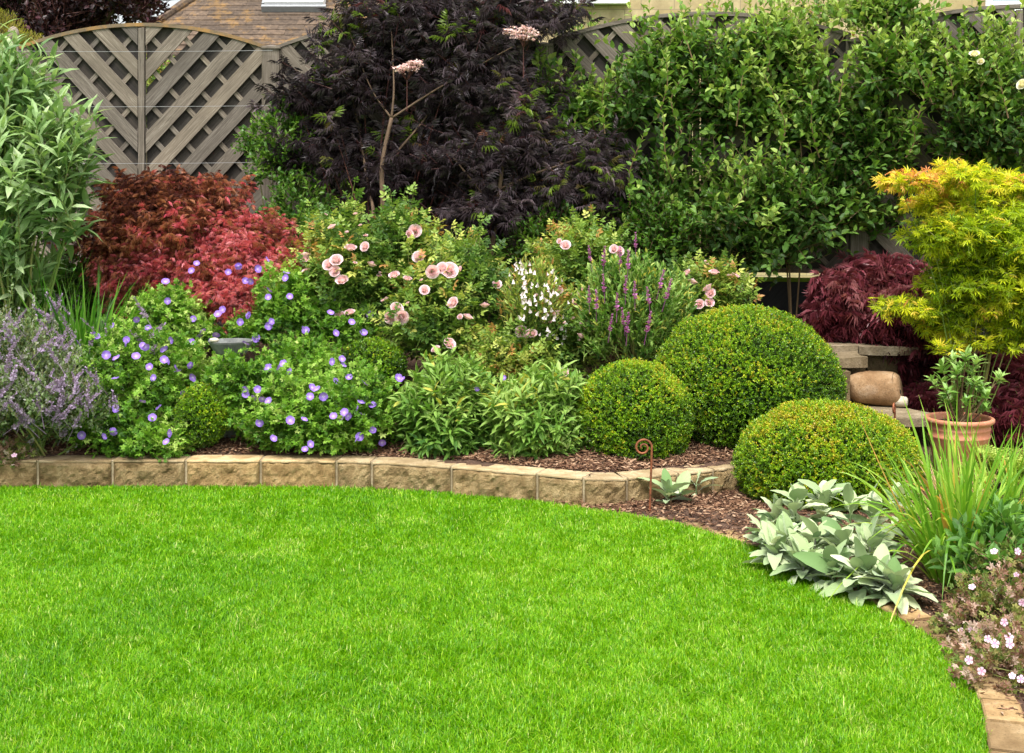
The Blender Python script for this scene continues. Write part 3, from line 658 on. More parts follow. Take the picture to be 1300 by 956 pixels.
out = thing('tiled_outbuilding', 'low neighbouring building with a mossy brown tiled roof and a white rooflight', 'building', (-3, 14.5, 0))
m1 = MB(); box(m1, (-4.2, 13.3, 0), (-.7, 17.8, 2.55)); m1.build('wall', M['house'], out)
rt = MB(); NC = 34
for k in range(NC):
    y = 13.0 + k * .088; z = 2.62 + k * .0625; xl = -4.30 + k * .052; xr = -.55
    nb = int((xr - xl) / .27); off = (k % 2) * .135
    for q in range(nb + 1):
        xa = xl + q * .27 - off; xb = min(xa + .268, xr); xa = max(xa, xl)
        if xb - xa < .02: continue
        dz = random.uniform(-.003, .005); th = .024 + random.uniform(0, .006)
        V = [(xa, y, z + dz), (xb, y, z + dz), (xb, y + .12, z + .072), (xa, y + .12, z + .072), (xa, y, z + dz + th), (xb, y, z + dz + th), (xb, y + .12, z + .072 + th), (xa, y + .12, z + .072 + th)]
        rt.add(V, [[(0, 1, 5, 4), (1, 2, 6, 5), (2, 3, 7, 6), (3, 0, 4, 7), (4, 5, 6, 7)]], random.random(), [(v[0], v[1], 0) for v in V])
rt.build('roof', M['tile'], out)
us = MB(); us.add([(-4.26, 13.04, 2.6), (-.56, 13.04, 2.6), (-.56, 16.0, 4.70), (-2.5, 16.0, 4.70), (-4.26, 17.8, 2.6), (-.56, 17.8, 2.6)], [[(0, 1, 2, 3)], [(0, 3, 4)], [(2, 5, 4, 3)]], .5); us.build('roof_boarding', M['greyframe'], out)
hip = MB(); tube(hip, [(-4.30 + k * .052 * 3, 12.99 + k * .264, 2.65 + k * .1875) for k in range(12)], .05, 8, bump=.15); hip.build('hip_tiles', M['tile'], out)
def sloped(mb, x0, x1, d0, d1, h0, h1):
    """box lying on the roof slope, d measured up the slope from Y=14.24"""
    cs, sn = .8155, .579; V = []
    for h in (h0, h1):
        for x, d in ((x0, d0), (x1, d0), (x1, d1), (x0, d1)): V.append((x, 14.24 + d * cs - h * sn, 3.52 + d * sn + h * cs))
    mb.add(V, [[(0, 1, 5, 4), (1, 2, 6, 5), (2, 3, 7, 6), (3, 0, 4, 7), (4, 5, 6, 7)]], .5)
a = at(338, 15, 14.3); b = at(412, 15, 14.3)
dm = MB(); sloped(dm, a[0], b[0], 0, 1.1, .0, .10); d_ = dm.build('rooflight', M['white'], out)
dm = MB(); sloped(dm, a[0] - .03, b[0] + .03, -.05, 0, .0, .07); sloped(dm, a[0] - .03, a[0] - .001, 0, 1.1, 0, .085); fl = dm.build('flashing', M['greyframe'], out)

# ------------------------------------------------------------------ plants
def base_of(blobs, z=None):
    c = np.mean([b[0] for b in blobs], 0); return (c[0], c[1], float(soil(c[0], c[1])) if z is None else z)
def shrub(name, label, cat, blobs, n, k, T, size, mat, L=.12, smat='stem', ang=.9, up=.25, lump=.18, depth=.35, dirup=.5, zmin=None, freq=2.5,
          trunk=None, group=None, rfun=None, part='foliage', low=-.6, front=.35, droop=0.0, stemr=.002, nup=.8, base=None, rj=.12, jit=.25, mainstems=10, taper=.35, cull=.82):
    loc = base_of(blobs) if base is None else base
    root = thing(name, label, cat, loc, group=group)
    P, N = shell(blobs, n, depth, lump, freq, zmin if zmin is not None else loc[2] - .02, low=low, front=front, seed=random.random() * 20, cull=cull)
    D = unit(N + np.array([0, 0, dirup]) + R.normal(size=P.shape) * .35)
    mb, ms = MB(), MB(); rb = None
    if rfun is not None: rb = rfun(P, N)
    sprigs(mb, ms, P - D * L * .6, D, L, k, T, size, ang=ang, up=up, rbase=rb, stemr=stemr, droop=droop, nup=nup, rj=rj, jit=jit, taper=taper)
    # main stems from the base up into the crown
    b0 = np.array(loc); pick = R.choice(len(P), min(mainstems, len(P)), replace=False)
    for q in pick:
        e = P[q] - N[q] * .05; mid = b0 * .45 + e * .55 + R.normal(size=3) * .04; mid[2] = b0[2] + (e[2] - b0[2]) * .6
        st = b0 + np.array([R.normal() * .03, R.normal() * .03, -.02]); pts = spline([st, mid, e], 7); tube(ms, pts, np.linspace(stemr * 3, stemr * 1.2, 7), 4, r=random.random())
    mb.build(part, M[mat], root)
    if trunk is None: ms.build('stems', M[smat], root)
    else: trunk(root, ms)
    return root
def instance(mesh_obj, parent, loc, nrm, s, spin=None, first=None):
    o = mesh_obj if first else mesh_obj.copy()
    if not first: C.objects.link(o)
    o.parent = parent
    q = Vector(nrm).to_track_quat('Z', 'Y'); sp = Euler((0, 0, random.uniform(0, 6.28) if spin is None else spin)).to_matrix().to_4x4()
    o.matrix_local = Matrix.Translation(Vector(loc) - parent.location) @ q.to_matrix().to_4x4() @ sp @ Matrix.Scale(s, 4)
    return o
class Proto:
    """first use is the prototype itself, later uses are copies of it"""
    def __init__(s, o): s.o = o; s.used = False
    def put(s, parent, loc, nrm, sc_, spin=None):
        o = instance(s.o, parent, loc, nrm, sc_, spin, first=not s.used)
        s.used = True; return o
# flower prototypes (unit diameter about 1, facing +Z)
def petal_disc(np_, w, cup, inner=.0, rc=0.0):
    mb = MB()
    for k in range(np_):
        a = 2 * math.pi * k / np_; ca, sa = math.cos(a), math.sin(a)
        prof = [(.04, .03), (.22, w * .55), (.38, w), (.48, w * .75), (.52, w * .28)]
        V = []; r = []
        for (d_, ww) in prof:
            z = cup * d_ * d_ * 2
            for sx in (-1, 0, 1):
                x = sx * ww; V.append((ca * d_ - sa * x, sa * d_ + ca * x, z + (abs(sx) * -.02) + .012 * (k % 2))); r.append(min(1, max(0, (d_ - .06) * 3.2)))
        f = []
        for i in range(4):
            for j in range(2): q = i * 3 + j; f.append((q, q + 1, q + 4, q + 3))
        mb.add(V, [f], np.array(r))
    return mb
gf = Proto(petal_disc(5, .29, .25).build('flower', M['gflower'], smooth=True))
pf = Proto(petal_disc(5, .22, .1).build('flower', M['ppetal'], smooth=True))
def rose_mesh(mat, layers=7, openness=.9):
    mb = MB()
    for L_ in range(layers):
        t_ = L_ / (layers - 1); n_ = 3 + int(3 * t_) + (L_ > 1); rad = .03 + .40 * t_ ** .9; hgt = .30 - .06 * t_
        for k in range(n_):
            a = 2 * math.pi * (k + .5 * (L_ % 2) + random.uniform(-.1, .1)) / n_; hw = math.pi / n_ * 1.35; V = []; r = []
            for i in range(5):
                v = i / 4
                for j in range(5):
                    u = (j / 4 - .5) * 2; aa = a + u * hw * (1 - .15 * v); rr_ = rad * (.5 + .5 * math.sin(v * 1.6)) * (1 + .10 * v * t_ * 2 * openness) + .015 * u * u
                    z = -.22 + (hgt + .22) * (v ** .8) * (1 - .12 * u * u) - (.20 * t_ * v * v * openness)
                    V.append((math.cos(aa) * rr_, math.sin(aa) * rr_, z + random.uniform(-.01, .01))); r.append(min(1, .35 + .35 * t_ + .3 * v + random.uniform(-.06, .06)))
            f = [(i * 5 + j, i * 5 + j + 1, (i + 1) * 5 + j + 1, (i + 1) * 5 + j) for i in range(4) for j in range(4)]
            mb.add(V, [f], np.array(r))
    return mb.build('flower', mat, smooth=True)
rose = Proto(rose_mesh(M['rpetal'])); crose = Proto(rose_mesh(M['cpetal']))
def spike_mesh(mat, n=60, rad=.09, name='flower_spike'):
    mb = MB(); z = R.random(n); a = R.random(n) * 6.28; rr_ = rad * (1 - z * .75)
    P = np.stack([np.cos(a) * rr_ * .3, np.sin(a) * rr_ * .3, z], 1); D = np.stack([np.cos(a), np.sin(a), np.full(n, .7)], 1)
    scatter(mb, T_dia(.45), P, D, np.array([0, 0, 1.0]) + R.normal(size=(n, 3)) * .5, rad * (1.3 - .6 * z) * R.uniform(.8, 1.3, n), np.clip(R.random(n) + .2 * (1 - z) - .1, 0, 1))
    tube(mb, [(0, 0, -.6), (0, 0, .9)], .012, 4, r=0); return mb.build(name, mat)
msp = Proto(spike_mesh(M['spike'], 60, .10)); lsp = Proto(spike_mesh(M['lav'], 60, .10))
cam_pt = np.array([0, 0, H])
def to_cam(p, up=.5, j=.35):
    v = unit(cam_pt - p); return unit(v * .8 + np.array([0, 0, up]) + R.normal(size=3) * j)

# --- box balls
def ball(name, label, blobs, n, zcut, seed, yel=.0, mat='box', size=.0125, group='clipped box balls'):
    c, r = blobs[0]
    root = thing(name, label, 'topiary ball' if group else 'bush', (c[0], c[1], zcut), group=group)
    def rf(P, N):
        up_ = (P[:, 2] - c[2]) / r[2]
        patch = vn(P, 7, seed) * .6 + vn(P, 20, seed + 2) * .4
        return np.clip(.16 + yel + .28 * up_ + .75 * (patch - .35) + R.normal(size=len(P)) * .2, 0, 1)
    P, N = shell(blobs, n, .09, .035, 5, zcut, bias=1.2, low=-.95, front=.25, seed=seed)
    mb, ms = MB(), MB()
    D = unit(N * 1.2 + np.array([0, 0, .45]) + R.normal(size=P.shape) * .38); L = R.uniform(.014, .034, len(P))
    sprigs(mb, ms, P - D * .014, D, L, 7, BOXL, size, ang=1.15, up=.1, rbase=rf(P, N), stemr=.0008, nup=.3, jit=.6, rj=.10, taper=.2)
    core = MB(); d_ = []  # added solid core, keeps the gaps between leaves dark and opaque
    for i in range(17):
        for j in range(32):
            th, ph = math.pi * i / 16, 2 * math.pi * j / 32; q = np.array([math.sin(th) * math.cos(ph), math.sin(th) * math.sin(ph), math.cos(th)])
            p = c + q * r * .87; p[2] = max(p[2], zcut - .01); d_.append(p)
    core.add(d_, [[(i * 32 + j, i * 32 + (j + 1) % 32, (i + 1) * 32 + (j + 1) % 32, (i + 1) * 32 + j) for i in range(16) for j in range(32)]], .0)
    mb.build('foliage', M[mat], root); ms.build('twigs', M['rstem'], root); core.build('shade_core', M['core'], root)
    return root
ball('box_ball', 'largest clipped box dome, standing behind the other two box balls', [bb(825, 1068, 390, 592, 7.72, .53)], 17000, .19, 3, .12)
ball('box_ball', 'smallest of the three bright box balls, just behind the stone wall', [bb(727, 880, 458, 606, 7.36, .33)], 8800, .16, 5, .10)
ball('box_ball', 'low wide box ball on the lawn side of the wall, beside woolly silver leaves', [bb(933, 1168, 510, 672, 6.93, .42)], 15000, .0, 8, .27)
ball('small_box_ball', 'little clipped box ball tucked into the left purple flowered geranium', [bb(224, 289, 489, 566, 7.42)], 2200, .16, 11, .12, size=.012, group=None)
ball('dark_dome_bush', 'small dark green dome bush below the pink roses', [bb(428, 515, 430, 500, 7.95, .2)], 2600, .3, 15, -.05, size=.013, group=None)

# --- geraniums
GFL = [(903,173),(866,195),(978,183),(1013,148),(930,228),(950,230),(746,163),(727,190),(628,232),(635,305),(518,375),(427,400),(562,408),(300,463),(357,437),(368,440),(480,452),(474,462),(403,510),(442,522),(545,475),(553,480),(516,515),(567,555),(583,597),(624,490),(646,455),(622,528),(635,534),(665,560),(675,573),(723,550),(768,417),(756,435),(733,373),(827,355),(845,338),(910,385),(944,360),(973,447),(931,467),(862,485),(886,515),(849,562),(843,588),(895,583),(733,595),(821,802),(821,826),(640,807),(631,840),(697,655),(697,688),(603,710),(578,748),(540,688),(440,713),(428,802),(394,820),(310,815),(260,648),(242,673),(325,673),(438,600),(302,547),(336,577),(270,600),(850,655),(797,460),(726,463),(128,767),(820,432)]
GFL = [(x / 2.9886, 280 + y / 2.9886) for x, y in GFL]
GF2 = [(68,173),(250,200),(247,218),(183,265),(181,290),(262,288),(403,293),(423,306),(417,350),(566,356),(497,385),(542,425),(437,427),(323,417),(312,412),(192,383),(183,400),(107,360),(136,447),(49,515),(58,583),(182,560),(238,542),(221,562),(261,573),(95,642),(95,660),(140,640),(128,670),(160,677),(182,684),(390,667),(339,668),(347,633),(365,640),(437,610),(414,612),(487,594),(465,548),(460,525),(425,535),(545,617),(428,742),(470,728),(483,742),(458,757),(536,735),(516,712),(533,690),(577,700),(575,795),(528,820),(515,828),(613,842),(340,848),(320,868),(317,755),(264,758),(200,827),(147,768),(675,597),(688,600),(700,625)]
GFL += [(280 + x / 2.9875, 280 + y / 2.9875) for x, y in GF2]
gers = [('purple flowered geranium mound spilling over the wall at left, around the little box ball', [bb(100, 235, 412, 592, 7.6, .34), bb(190, 272, 440, 560, 7.7, .25), bb(95, 190, 480, 590, 7.45, .2), bb(140, 250, 530, 594, 7.32, .13), bb(110, 255, 420, 500, 7.9, .25)], 2500),
        ('largest purple flowered geranium mound, spreading over the mulch in mid bed', [bb(262, 350, 452, 530, 7.5, .12), bb(300, 440, 462, 590, 7.55, .28), bb(400, 502, 470, 588, 7.55, .28), bb(330, 480, 490, 592, 7.4, .22), bb(335, 430, 430, 500, 7.85, .22)], 2800),
        ('purple flowered geranium climbing into the red maple right of the slate bowl', [bb(325, 400, 345, 450, 8.1, .2), bb(290, 350, 400, 445, 8.1, .12), bb(385, 470, 385, 450, 8.1, .18)], 950),
        ('purple flowered geranium in front of the red maple left of the slate bowl', [bb(165, 255, 368, 440, 8.05, .18), bb(210, 280, 405, 445, 8.0, .12)], 560)]
asg = {0: [], 1: [], 2: [], 3: []}
for (x, y) in GFL:
    if y > 432: g = 0 if x < 300 else 1
    else: g = 3 if x < 275 and y < 425 else 2
    if x < 200 and y > 395: g = 0
    if 100 < x < 300 and y > 430: g = 0
    asg[g].append((x, y))
for gi, (lab, bl, n) in enumerate(gers):
    rf = lambda P, N: np.clip(.42 + .6 * (vn(P, 6, 1) - .5) + .12 * N[:, 2] + R.normal(size=len(P)) * .2, 0, 1)
    o = shrub('geranium', lab, 'flowering plant', bl, int(n * 1.0), 4, GER, .044, 'geran', L=.09, ang=1.1, up=.2, lump=.42, freq=5.5, rfun=rf, depth=.45, stemr=.0012, group='purple flowered geraniums', nup=.9, jit=.5, dirup=.3, mainstems=30)
    for (x, y) in asg[gi]:
        p = front_of(bl, x, y, .045); gf.put(o, p, to_cam(p, .35, .65), random.uniform(.036, .048))

# --- roses
rosespots = [(445,314,1),(463,313,.8),(387,328,.85),(427,330,.9),(417,336,1),(425,344,.95),(434,355,1),(527,293,.9),(520,297,.6),(531,326,1),(549,345,1),(571,343,1.1),(561,340,.9),(583,342,.6),(539,368,.75),(575,384,.9),(504,392,.9),(496,403,.95),(510,403,.95),(432,401,.8),(444,396,.85),(571,436,.95),(553,443,.7),(584,402,.5),(631,361,.8),(718,311,.85),(710,306,.4),(779,316,.75),(786,319,.7),(740,372,.85),(732,384,.7),(753,391,.95),(662,421,.8),(675,423,.85),(742,412,.7),(738,426,.7),(755,420,.55),(902,372,.7),(888,386,.7),(901,384,.7),(717,472,.75)]
roses = [('pink rose bush left of the others, beside the red maple', [bb(385, 490, 275, 440, 8.35, .3), bb(470, 545, 262, 380, 8.45, .25), bb(360, 430, 310, 400, 8.4, .2)], 900, lambda x, y: x < 480 or y < 300),
         ('pink rose bush above the dark dome bush, the fullest in bloom', [bb(485, 620, 330, 490, 8.2, .3), bb(540, 640, 300, 440, 8.35, .25), bb(480, 560, 290, 400, 8.4, .2)], 1100, lambda x, y: x < 640),
         ('pink rose bush behind the smallest bright box ball, mixed with white bells', [bb(630, 760, 375, 500, 8.2, .25), bb(690, 800, 285, 400, 8.6, .25), bb(590, 700, 420, 520, 8.0, .2)], 1050, lambda x, y: x < 850),
         ('small pink rose bush peeping over the top of the largest box dome', [bb(850, 945, 338, 420, 8.5, .2)], 330, lambda x, y: True)]
left = list(rosespots)
for lab, bl, n, cond in roses:
    rf = lambda P, N: np.clip(.42 + .8 * (vn(P, 4, 6) - .5) + .15 * N[:, 2] + R.normal(size=len(P)) * .16, 0, 1)
    o = shrub('rose_bush', lab, 'rose bush', bl, int(n * .85), 4, ROSEL, .105, 'rose', L=.17, ang=1.05, up=.15, lump=.5, freq=4.5, rfun=rf, depth=.6, stemr=.0018, group='pink rose bushes', mainstems=14, dirup=.8)
    mine = [q for q in left if cond(q[0], q[1])]; left = [q for q in left if not cond(q[0], q[1])]
    for (x, y, s) in mine:
        p = front_of(bl, x, y, .06); nrm = to_cam(p, .4, .33); rose.put(o, p, nrm, .088 * s * random.uniform(.85, 1.1))
    P, N = shell(bl, 60, .05, .1, 3, low=0, front=.9); P = P[P[:, 1] < np.mean([b_[0][1] for b_ in bl])]
    for q in range(min(14, len(P))): rose.put(o, P[q] + [0, -.04, .05], (R.normal() * .4, R.normal() * .4 - .2, 1), random.uniform(.018, .034) if q % 3 else random.uniform(.05, .075))
# loose tall rose shoots with young leaves
# --- white bell flower and magenta salvia
bl = [bb(640, 712, 335, 440, 8.05, .16)]
o = shrub('bellflower', 'pale bell flowered perennial with cream buds between the rose bushes', 'flowering plant', bl, 200, 5, LANCE, .06, 'rose', L=.16, ang=.7, dirup=1.4, mainstems=14, rfun=lambda P, N: np.clip(.7 + R.normal(size=len(P)) * .2, 0, 1))
mb = MB(); a_ = R.random(36) * 6.28
V = []; 
for i_, (z_, r_) in enumerate([(0, .12), (-.3, .2), (-.7, .26), (-1.0, .42)]):
    for k in range(8): V.append((math.cos(k * .785) * r_, math.sin(k * .785) * r_, z_))
mb.add(V, [[(i * 8 + k, i * 8 + (k + 1) % 8, (i + 1) * 8 + (k + 1) % 8, (i + 1) * 8 + k) for i in range(3) for k in range(8)], [tuple(range(8))]], np.repeat([.3, .6, .8, 1], 8))
bell = Proto(mb.build('flower', M['wpetal'], smooth=True))
for k in range(92):
    x = random.gauss(682, 17) if k > 14 else random.gauss(661, 5); y = random.gauss(372, 18) if k > 14 else random.gauss(340, 6)
    if k > 74: x = random.gauss(712, 12); y = random.gauss(415, 10)
    p = front_of(bl, x, y, .06); bell.put(o, p, unit(np.array([R.normal() * .35, -.35 + R.normal() * .3, 1])), random.uniform(.016, .030))
bl = [bb(735, 860, 330, 480, 8.0, .26), bb(800, 880, 350, 470, 8.15, .2)]
o = shrub('salvia', 'bushy green perennial with upright magenta flower spikes left of the largest box dome', 'flowering plant', bl, 900, 6, LANCEW, .055, 'peren', L=.13, ang=.8, dirup=1.3, mainstems=25, lump=.12, group=None)
for (x, y) in [(750,320),(766,326),(787,324),(797,330),(807,303),(767,359),(794,361),(806,368),(824,374),(837,354),(845,368),(783,383),(792,401),(796,411),(774,409),(821,410),(748,373),(757,381)]:
    p = front_of(bl, x, y + 12, .08); msp.put(o, p, (R.normal() * .12 + (.25 if x > 815 else 0), R.normal() * .1, 1), random.uniform(.095, .13))

# --- leafy perennials in front
for lab, bl in (('leafy green perennial clump between the big geranium and its twin', [bb(508, 628, 470, 600, 7.5, .28)]), ('leafy green perennial clump touching the smallest bright box ball', [bb(622, 748, 478, 610, 7.4, .28), bb(640, 740, 560, 612, 7.25, .15)])):
    rf = lambda P, N: np.clip(.42 + .3 * N[:, 2] + .5 * (vn(P, 5, 3) - .5) + R.normal(size=len(P)) * .12, 0, .93)
    o = shrub('leafy_perennial', lab, 'perennial', bl, 620, 9, LANCE, .10, 'peren', L=.19, ang=1.15, up=-.05, dirup=1.0, lump=.26, mainstems=30, rfun=rf, group='leafy perennials along the wall', low=-.9)
    for (x, y) in ([(605, 494)] if 'big' in lab else [(743, 564), (640, 480)]):
        p = front_of(bl, x, y, .05); gf.put(o, p, to_cam(p), .03)

# --- catmint
bl = [bb(-60, 95, 400, 590, 7.45, .35), bb(-20, 120, 440, 560, 7.35, .3), bb(60, 140, 480, 560, 7.25, .12)]
o = shrub('catmint', 'grey green catmint with hazy lavender flower spikes at the left edge', 'flowering plant', bl, 2300, 8, DIAW, .028, 'catleaf', L=.14, ang=1.0, dirup=.9, lump=.45, freq=4, mainstems=20)
for k in range(98):
    a_ = random.random(); x = random.uniform(-12, 98) if k < 62 else random.uniform(60, 195); y = random.uniform(388, 545) if k < 70 else 560 - (x - 40) * .75 + random.gauss(0, 16)
    p = front_of(bl, min(x, 120), y, .07); p = p + np.array([(max(x, 120) - 120) / 225, -.0, 0])
    lsp.put(o, p, unit(np.array([random.uniform(-.9, 1.2), random.uniform(-.8, .3), .8])), random.uniform(.06, .15))
bl = [bb(-20, 42, 560, 596, 7.25, .1)]
o = shrub('bronze_cranesbill', 'tiny bronze leaved plant with two pink flowers at the wall\'s left end', 'flowering plant', bl, 130, 3, GER, .035, 'heuch', L=.05, stemr=.001)
for (x, y) in ((40, 560), (18, 578)): p = front_of(bl, x, y, .03); pf.put(o, p, to_cam(p), .03)

# --- straplike clump left
def tuft(name, label, cat, base, n, L, W, droop, mat, spread, out=.5, rfun=None, rad=.06, kind=None, group=None, Ls=.25):
    root = thing(name, label, cat, base, group=group); mb = MB(); a = R.random(n) * 6.283; q = R.random(n) ** .6
    B = np.array(base) + np.stack([np.cos(a) * q * rad, np.sin(a) * q * rad, np.full(n, -.01)], 1)
    D = np.stack([np.cos(a) * q * out, np.sin(a) * q * out, np.ones(n)], 1) + R.normal(size=(n, 3)) * .1
    ribbons(mb, B, D, L * (1 - Ls + 2 * Ls * R.random(n)) , W * R.uniform(.7, 1.2, n), droop * R.random(n) ** 1.3 * (.3 + q), 9, r=None if rfun is None else rfun(n))
    mb.build('leaves', M[mat], root); return root
tuft('strap_leaf_clump', 'upright dark green strap leaved clump behind the catmint', 'grassy plant', (at(108, 400, 7.85)[0], 7.85, .30), 210, .78, .016, .5, 'iris', .1, .36, rad=.10)
tuft('strap_leaf_clump', 'arching narrow leaved grass beneath the tall pale shrub', 'grassy plant', (at(35, 400, 8.3)[0], 8.3, .38), 130, .8, .012, .9, 'iris', .1, .6, rad=.1)

# --- tall pale shrub at left
bl = [bb(-60, 60, 300, 400, 8.0, .25), bb(-70, 75, 90, 330, 7.9, .35), bb(30, 120, 140, 300, 7.85, .25), bb(-30, 60, 60, 200, 8.0, .25)]
o = shrub('tall_pale_shrub', 'tall shrub with long narrow pale green leaves at the left edge', 'shrub', bl, 250, 9, T_oval(.115, .3, -.3), .19, 'willow', L=.36, ang=1.05, up=.1, dirup=1.5, lump=.25, mainstems=26, stemr=.003, depth=.7, low=-1, zmin=.8, rfun=lambda P, N: np.clip(.45 + .5 * (vn(P, 4, 2) - .5) + R.normal(size=len(P)) * .15, 0, 1))

bl = [bb(-60, 60, 300, 440, 8.7, .2), bb(40, 130, 330, 440, 8.6, .2)]
shrub('laurel', 'dark green low shrub behind the catmint at the left edge', 'shrub', bl, 420, 6, OVAL, .06, 'boxdark', L=.15, ang=1.1, lump=.3, mainstems=10, smat='rstem')
# --- red lace-leaf maple
bl = [bb(110, 330, 225, 380, 8.75, .45), bb(150, 290, 218, 330, 8.8, .4), bb(215, 385, 275, 400, 8.6, .35), bb(320, 402, 300, 380, 8.5, .2), bb(355, 412, 305, 385, 8.4, .15), bb(225, 385, 330, 432, 8.35, .22), bb(130, 250, 300, 420, 8.55, .3)]
def rf(P, N):
    x = CX + F * P[:, 0] / P[:, 1]; y = YH - F * (P[:, 2] - H) / P[:, 1]
    return np.clip(.34 + .42 * np.clip((y - 270) / 80, -.5, 1) + .22 * np.clip((x - 250) / 100, -1, 1) + .8 * (vn(P, 6, 8) - .5) + R.normal(size=len(P)) * .2, 0, 1)
def trunk_for(path_px, rad, mat='bark'):
    def fn(root, ms):
        tb = MB()
        for pts, r0, r1 in path_px:
            P_ = spline([at(*p) for p in pts], 12); tube(tb, P_, np.linspace(r0, r1, 12), 9, bump=.06)
        tb.build('trunk', M[mat], root, smooth=True); ms.build('twigs', M['dstem' if mat != 'gbark' else 'stem'], root)
    return fn
shrub('lace_leaf_maple', 'orange and crimson lace leaf maple mound in front of the exposed fence panel', 'maple', bl, 7200, 3, LACE, .054, 'redacer', L=.08, ang=1.25, up=-.15, lump=.38, freq=5, dirup=.25, nup=.9, rfun=rf, group='lace leaf maples',
      trunk=trunk_for([([(235, 470, 8.8), (245, 420, 8.75), (225, 350, 8.75), (200, 290, 8.7)], .03, .01), ([(245, 420, 8.75), (290, 360, 8.7), (330, 330, 8.6)], .02, .008)], 1, 'dbark'), mainstems=24, stemr=.0015)
# --- purple lace-leaf maples
bl = [bb(1040, 1185, 325, 440, 8.75, .35), bb(1025, 1110, 345, 445, 8.6, .25), bb(1090, 1200, 360, 455, 8.5, .3), bb(1130, 1200, 400, 495, 8.4, .2)]
rp = lambda P, N: np.clip(.42 + .35 * N[:, 2] + .6 * (vn(P, 5, 8) - .5) + R.normal(size=len(P)) * .15, 0, 1)
shrub('lace_leaf_maple', 'dark purple lace leaf maple cascading over the old stone wall', 'maple', bl, 1500, 3, LACE, .105, 'puracer', L=.08, ang=1.1, up=-.55, lump=.2, freq=4, dirup=-.05, nup=.9, rfun=rp, group='lace leaf maples', base=(2.45, 8.8, .6), zmin=.4,
      trunk=trunk_for([([(1120, 450, 8.8), (1125, 400, 8.8), (1105, 360, 8.75)], .03, .01)], 1, 'dbark'), mainstems=14, stemr=.0015)
bl = [bb(1185, 1330, 435, 560, 8.3, .35), bb(1150, 1215, 490, 530, 8.1, .15), bb(1240, 1330, 490, 600, 7.9, .25)]
shrub('lace_leaf_maple', 'low dark purple lace leaf maple behind the terracotta pot', 'maple', bl, 1700, 3, LACE, .085, 'puracer', L=.07, ang=1.1, up=-.5, lump=.14, freq=4, dirup=0, nup=.9, rfun=lambda P, N: rp(P, N) * .75, group='lace leaf maples', base=(2.95, 8.2, .06), mainstems=14, stemr=.0015)
# --- golden maple
lay = [(1120, 1190, 222, 240), (1180, 1250, 208, 240), (1230, 1330, 222, 250), (1150, 1260, 240, 275), (1250, 1340, 255, 290), (1180, 1300, 278, 310), (1240, 1345, 300, 335), (1160, 1235, 300, 325), (1195, 1300, 322, 352), (1150, 1300, 268, 325), (1178, 1300, 320, 368), (1215, 1340, 330, 400), (1265, 1345, 345, 380), (1175, 1260, 350, 375), (1118, 1200, 380, 402), (1190, 1300, 376, 405), (1165, 1240, 400, 425), (1250, 1345, 395, 430), (1168, 1225, 432, 458), (1225, 1320, 425, 458)]
bl = [bb(a, b, c, d_, 7.85 + random.uniform(-.25, .2), .22) for a, b, c, d_ in lay]
def ry(P, N):
    y = YH - F * (P[:, 2] - H) / P[:, 1]; return np.clip(.46 + .30 * np.clip((265 - y) / 50, -.35, 1) + .5 * (vn(P, 5, 4) - .5) + R.normal(size=len(P)) * .12, 0, 1)
shrub('golden_maple', 'golden yellow maple with orange tinted top shoots behind the terracotta pot', 'maple', bl, 3700, 3, ACER, .062, 'yelacer', L=.09, ang=1.35, up=-.05, lump=.35, freq=4, dirup=.15, nup=1.6, rfun=ry, depth=.75, base=(2.65, 7.85, .06), jit=.3, zmin=.7, low=-1,
      trunk=trunk_for([([(1213, 560, 7.85), (1210, 480, 7.85), (1211, 410, 7.85), (1225, 330, 7.85), (1215, 260, 7.85)], .016, .005), ([(1235, 560, 7.9), (1258, 440, 7.95), (1262, 350, 7.95), (1280, 260, 7.9)], .013, .004), ([(1211, 410, 7.85), (1180, 390, 7.8), (1145, 385, 7.75)], .007, .003)], 1, 'gbark'), mainstems=16, stemr=.0015, cull=.3)
# --- black elders
def elder(lab, bl, n, paths, base, zmin=None, ms=20):
    rf = lambda P, N: np.clip(.45 + .25 * N[:, 2] + .7 * (vn(P, 4, 9) - .5) + R.normal(size=len(P)) * .18, 0, .96)
    return shrub('black_elder', lab, 'elder', bl, n, 5, ELDER, .135, 'elder', L=.18, ang=1.15, up=-.1, lump=.55, freq=4, dirup=.5, nup=1.0, rfun=rf, depth=.75, group='black elders', base=base, zmin=zmin, trunk=trunk_for(paths, 1, 'bark'), mainstems=ms, stemr=.002, jit=.4)
bl = [bb(350, 470, 85, 270, 9.45, .25), bb(400, 560, 10, 180, 9.35, .35), bb(520, 700, 30, 210, 9.2, .35), bb(430, 620, -30, 80, 9.35, .3), bb(420, 580, 150, 290, 9.25, .3), bb(560, 740, -30, 70, 9.2, .3), bb(350, 430, 100, 150, 9.4, .2), bb(600, 720, 110, 215, 9.1, .25)]
paths = [([(478, 330, 9.0), (486, 270, 8.9), (485, 210, 8.9), (497, 150, 8.95)], .019, .013), ([(497, 150, 8.95), (500, 110, 8.97), (497, 40, 9.1)], .009, .003), ([(497, 150, 8.95), (470, 110, 9.05), (440, 30, 9.25)], .007, .003), ([(488, 210, 9.0), (540, 150, 9.15), (600, 60, 9.3)], .009, .004), ([(470, 330, 8.98), (474, 270, 8.95), (468, 240, 9.1), (455, 160, 9.3), (440, 90, 9.3)], .014, .006), ([(497, 150, 8.95), (560, 110, 9.0), (650, 60, 9.0)], .008, .004)]
o = elder('big black lace elder with a tan trunk rising from the rose bushes', bl, 950, paths, (at(478, 430, 9.1)[0], 9.1, .45), 1.1, 26)
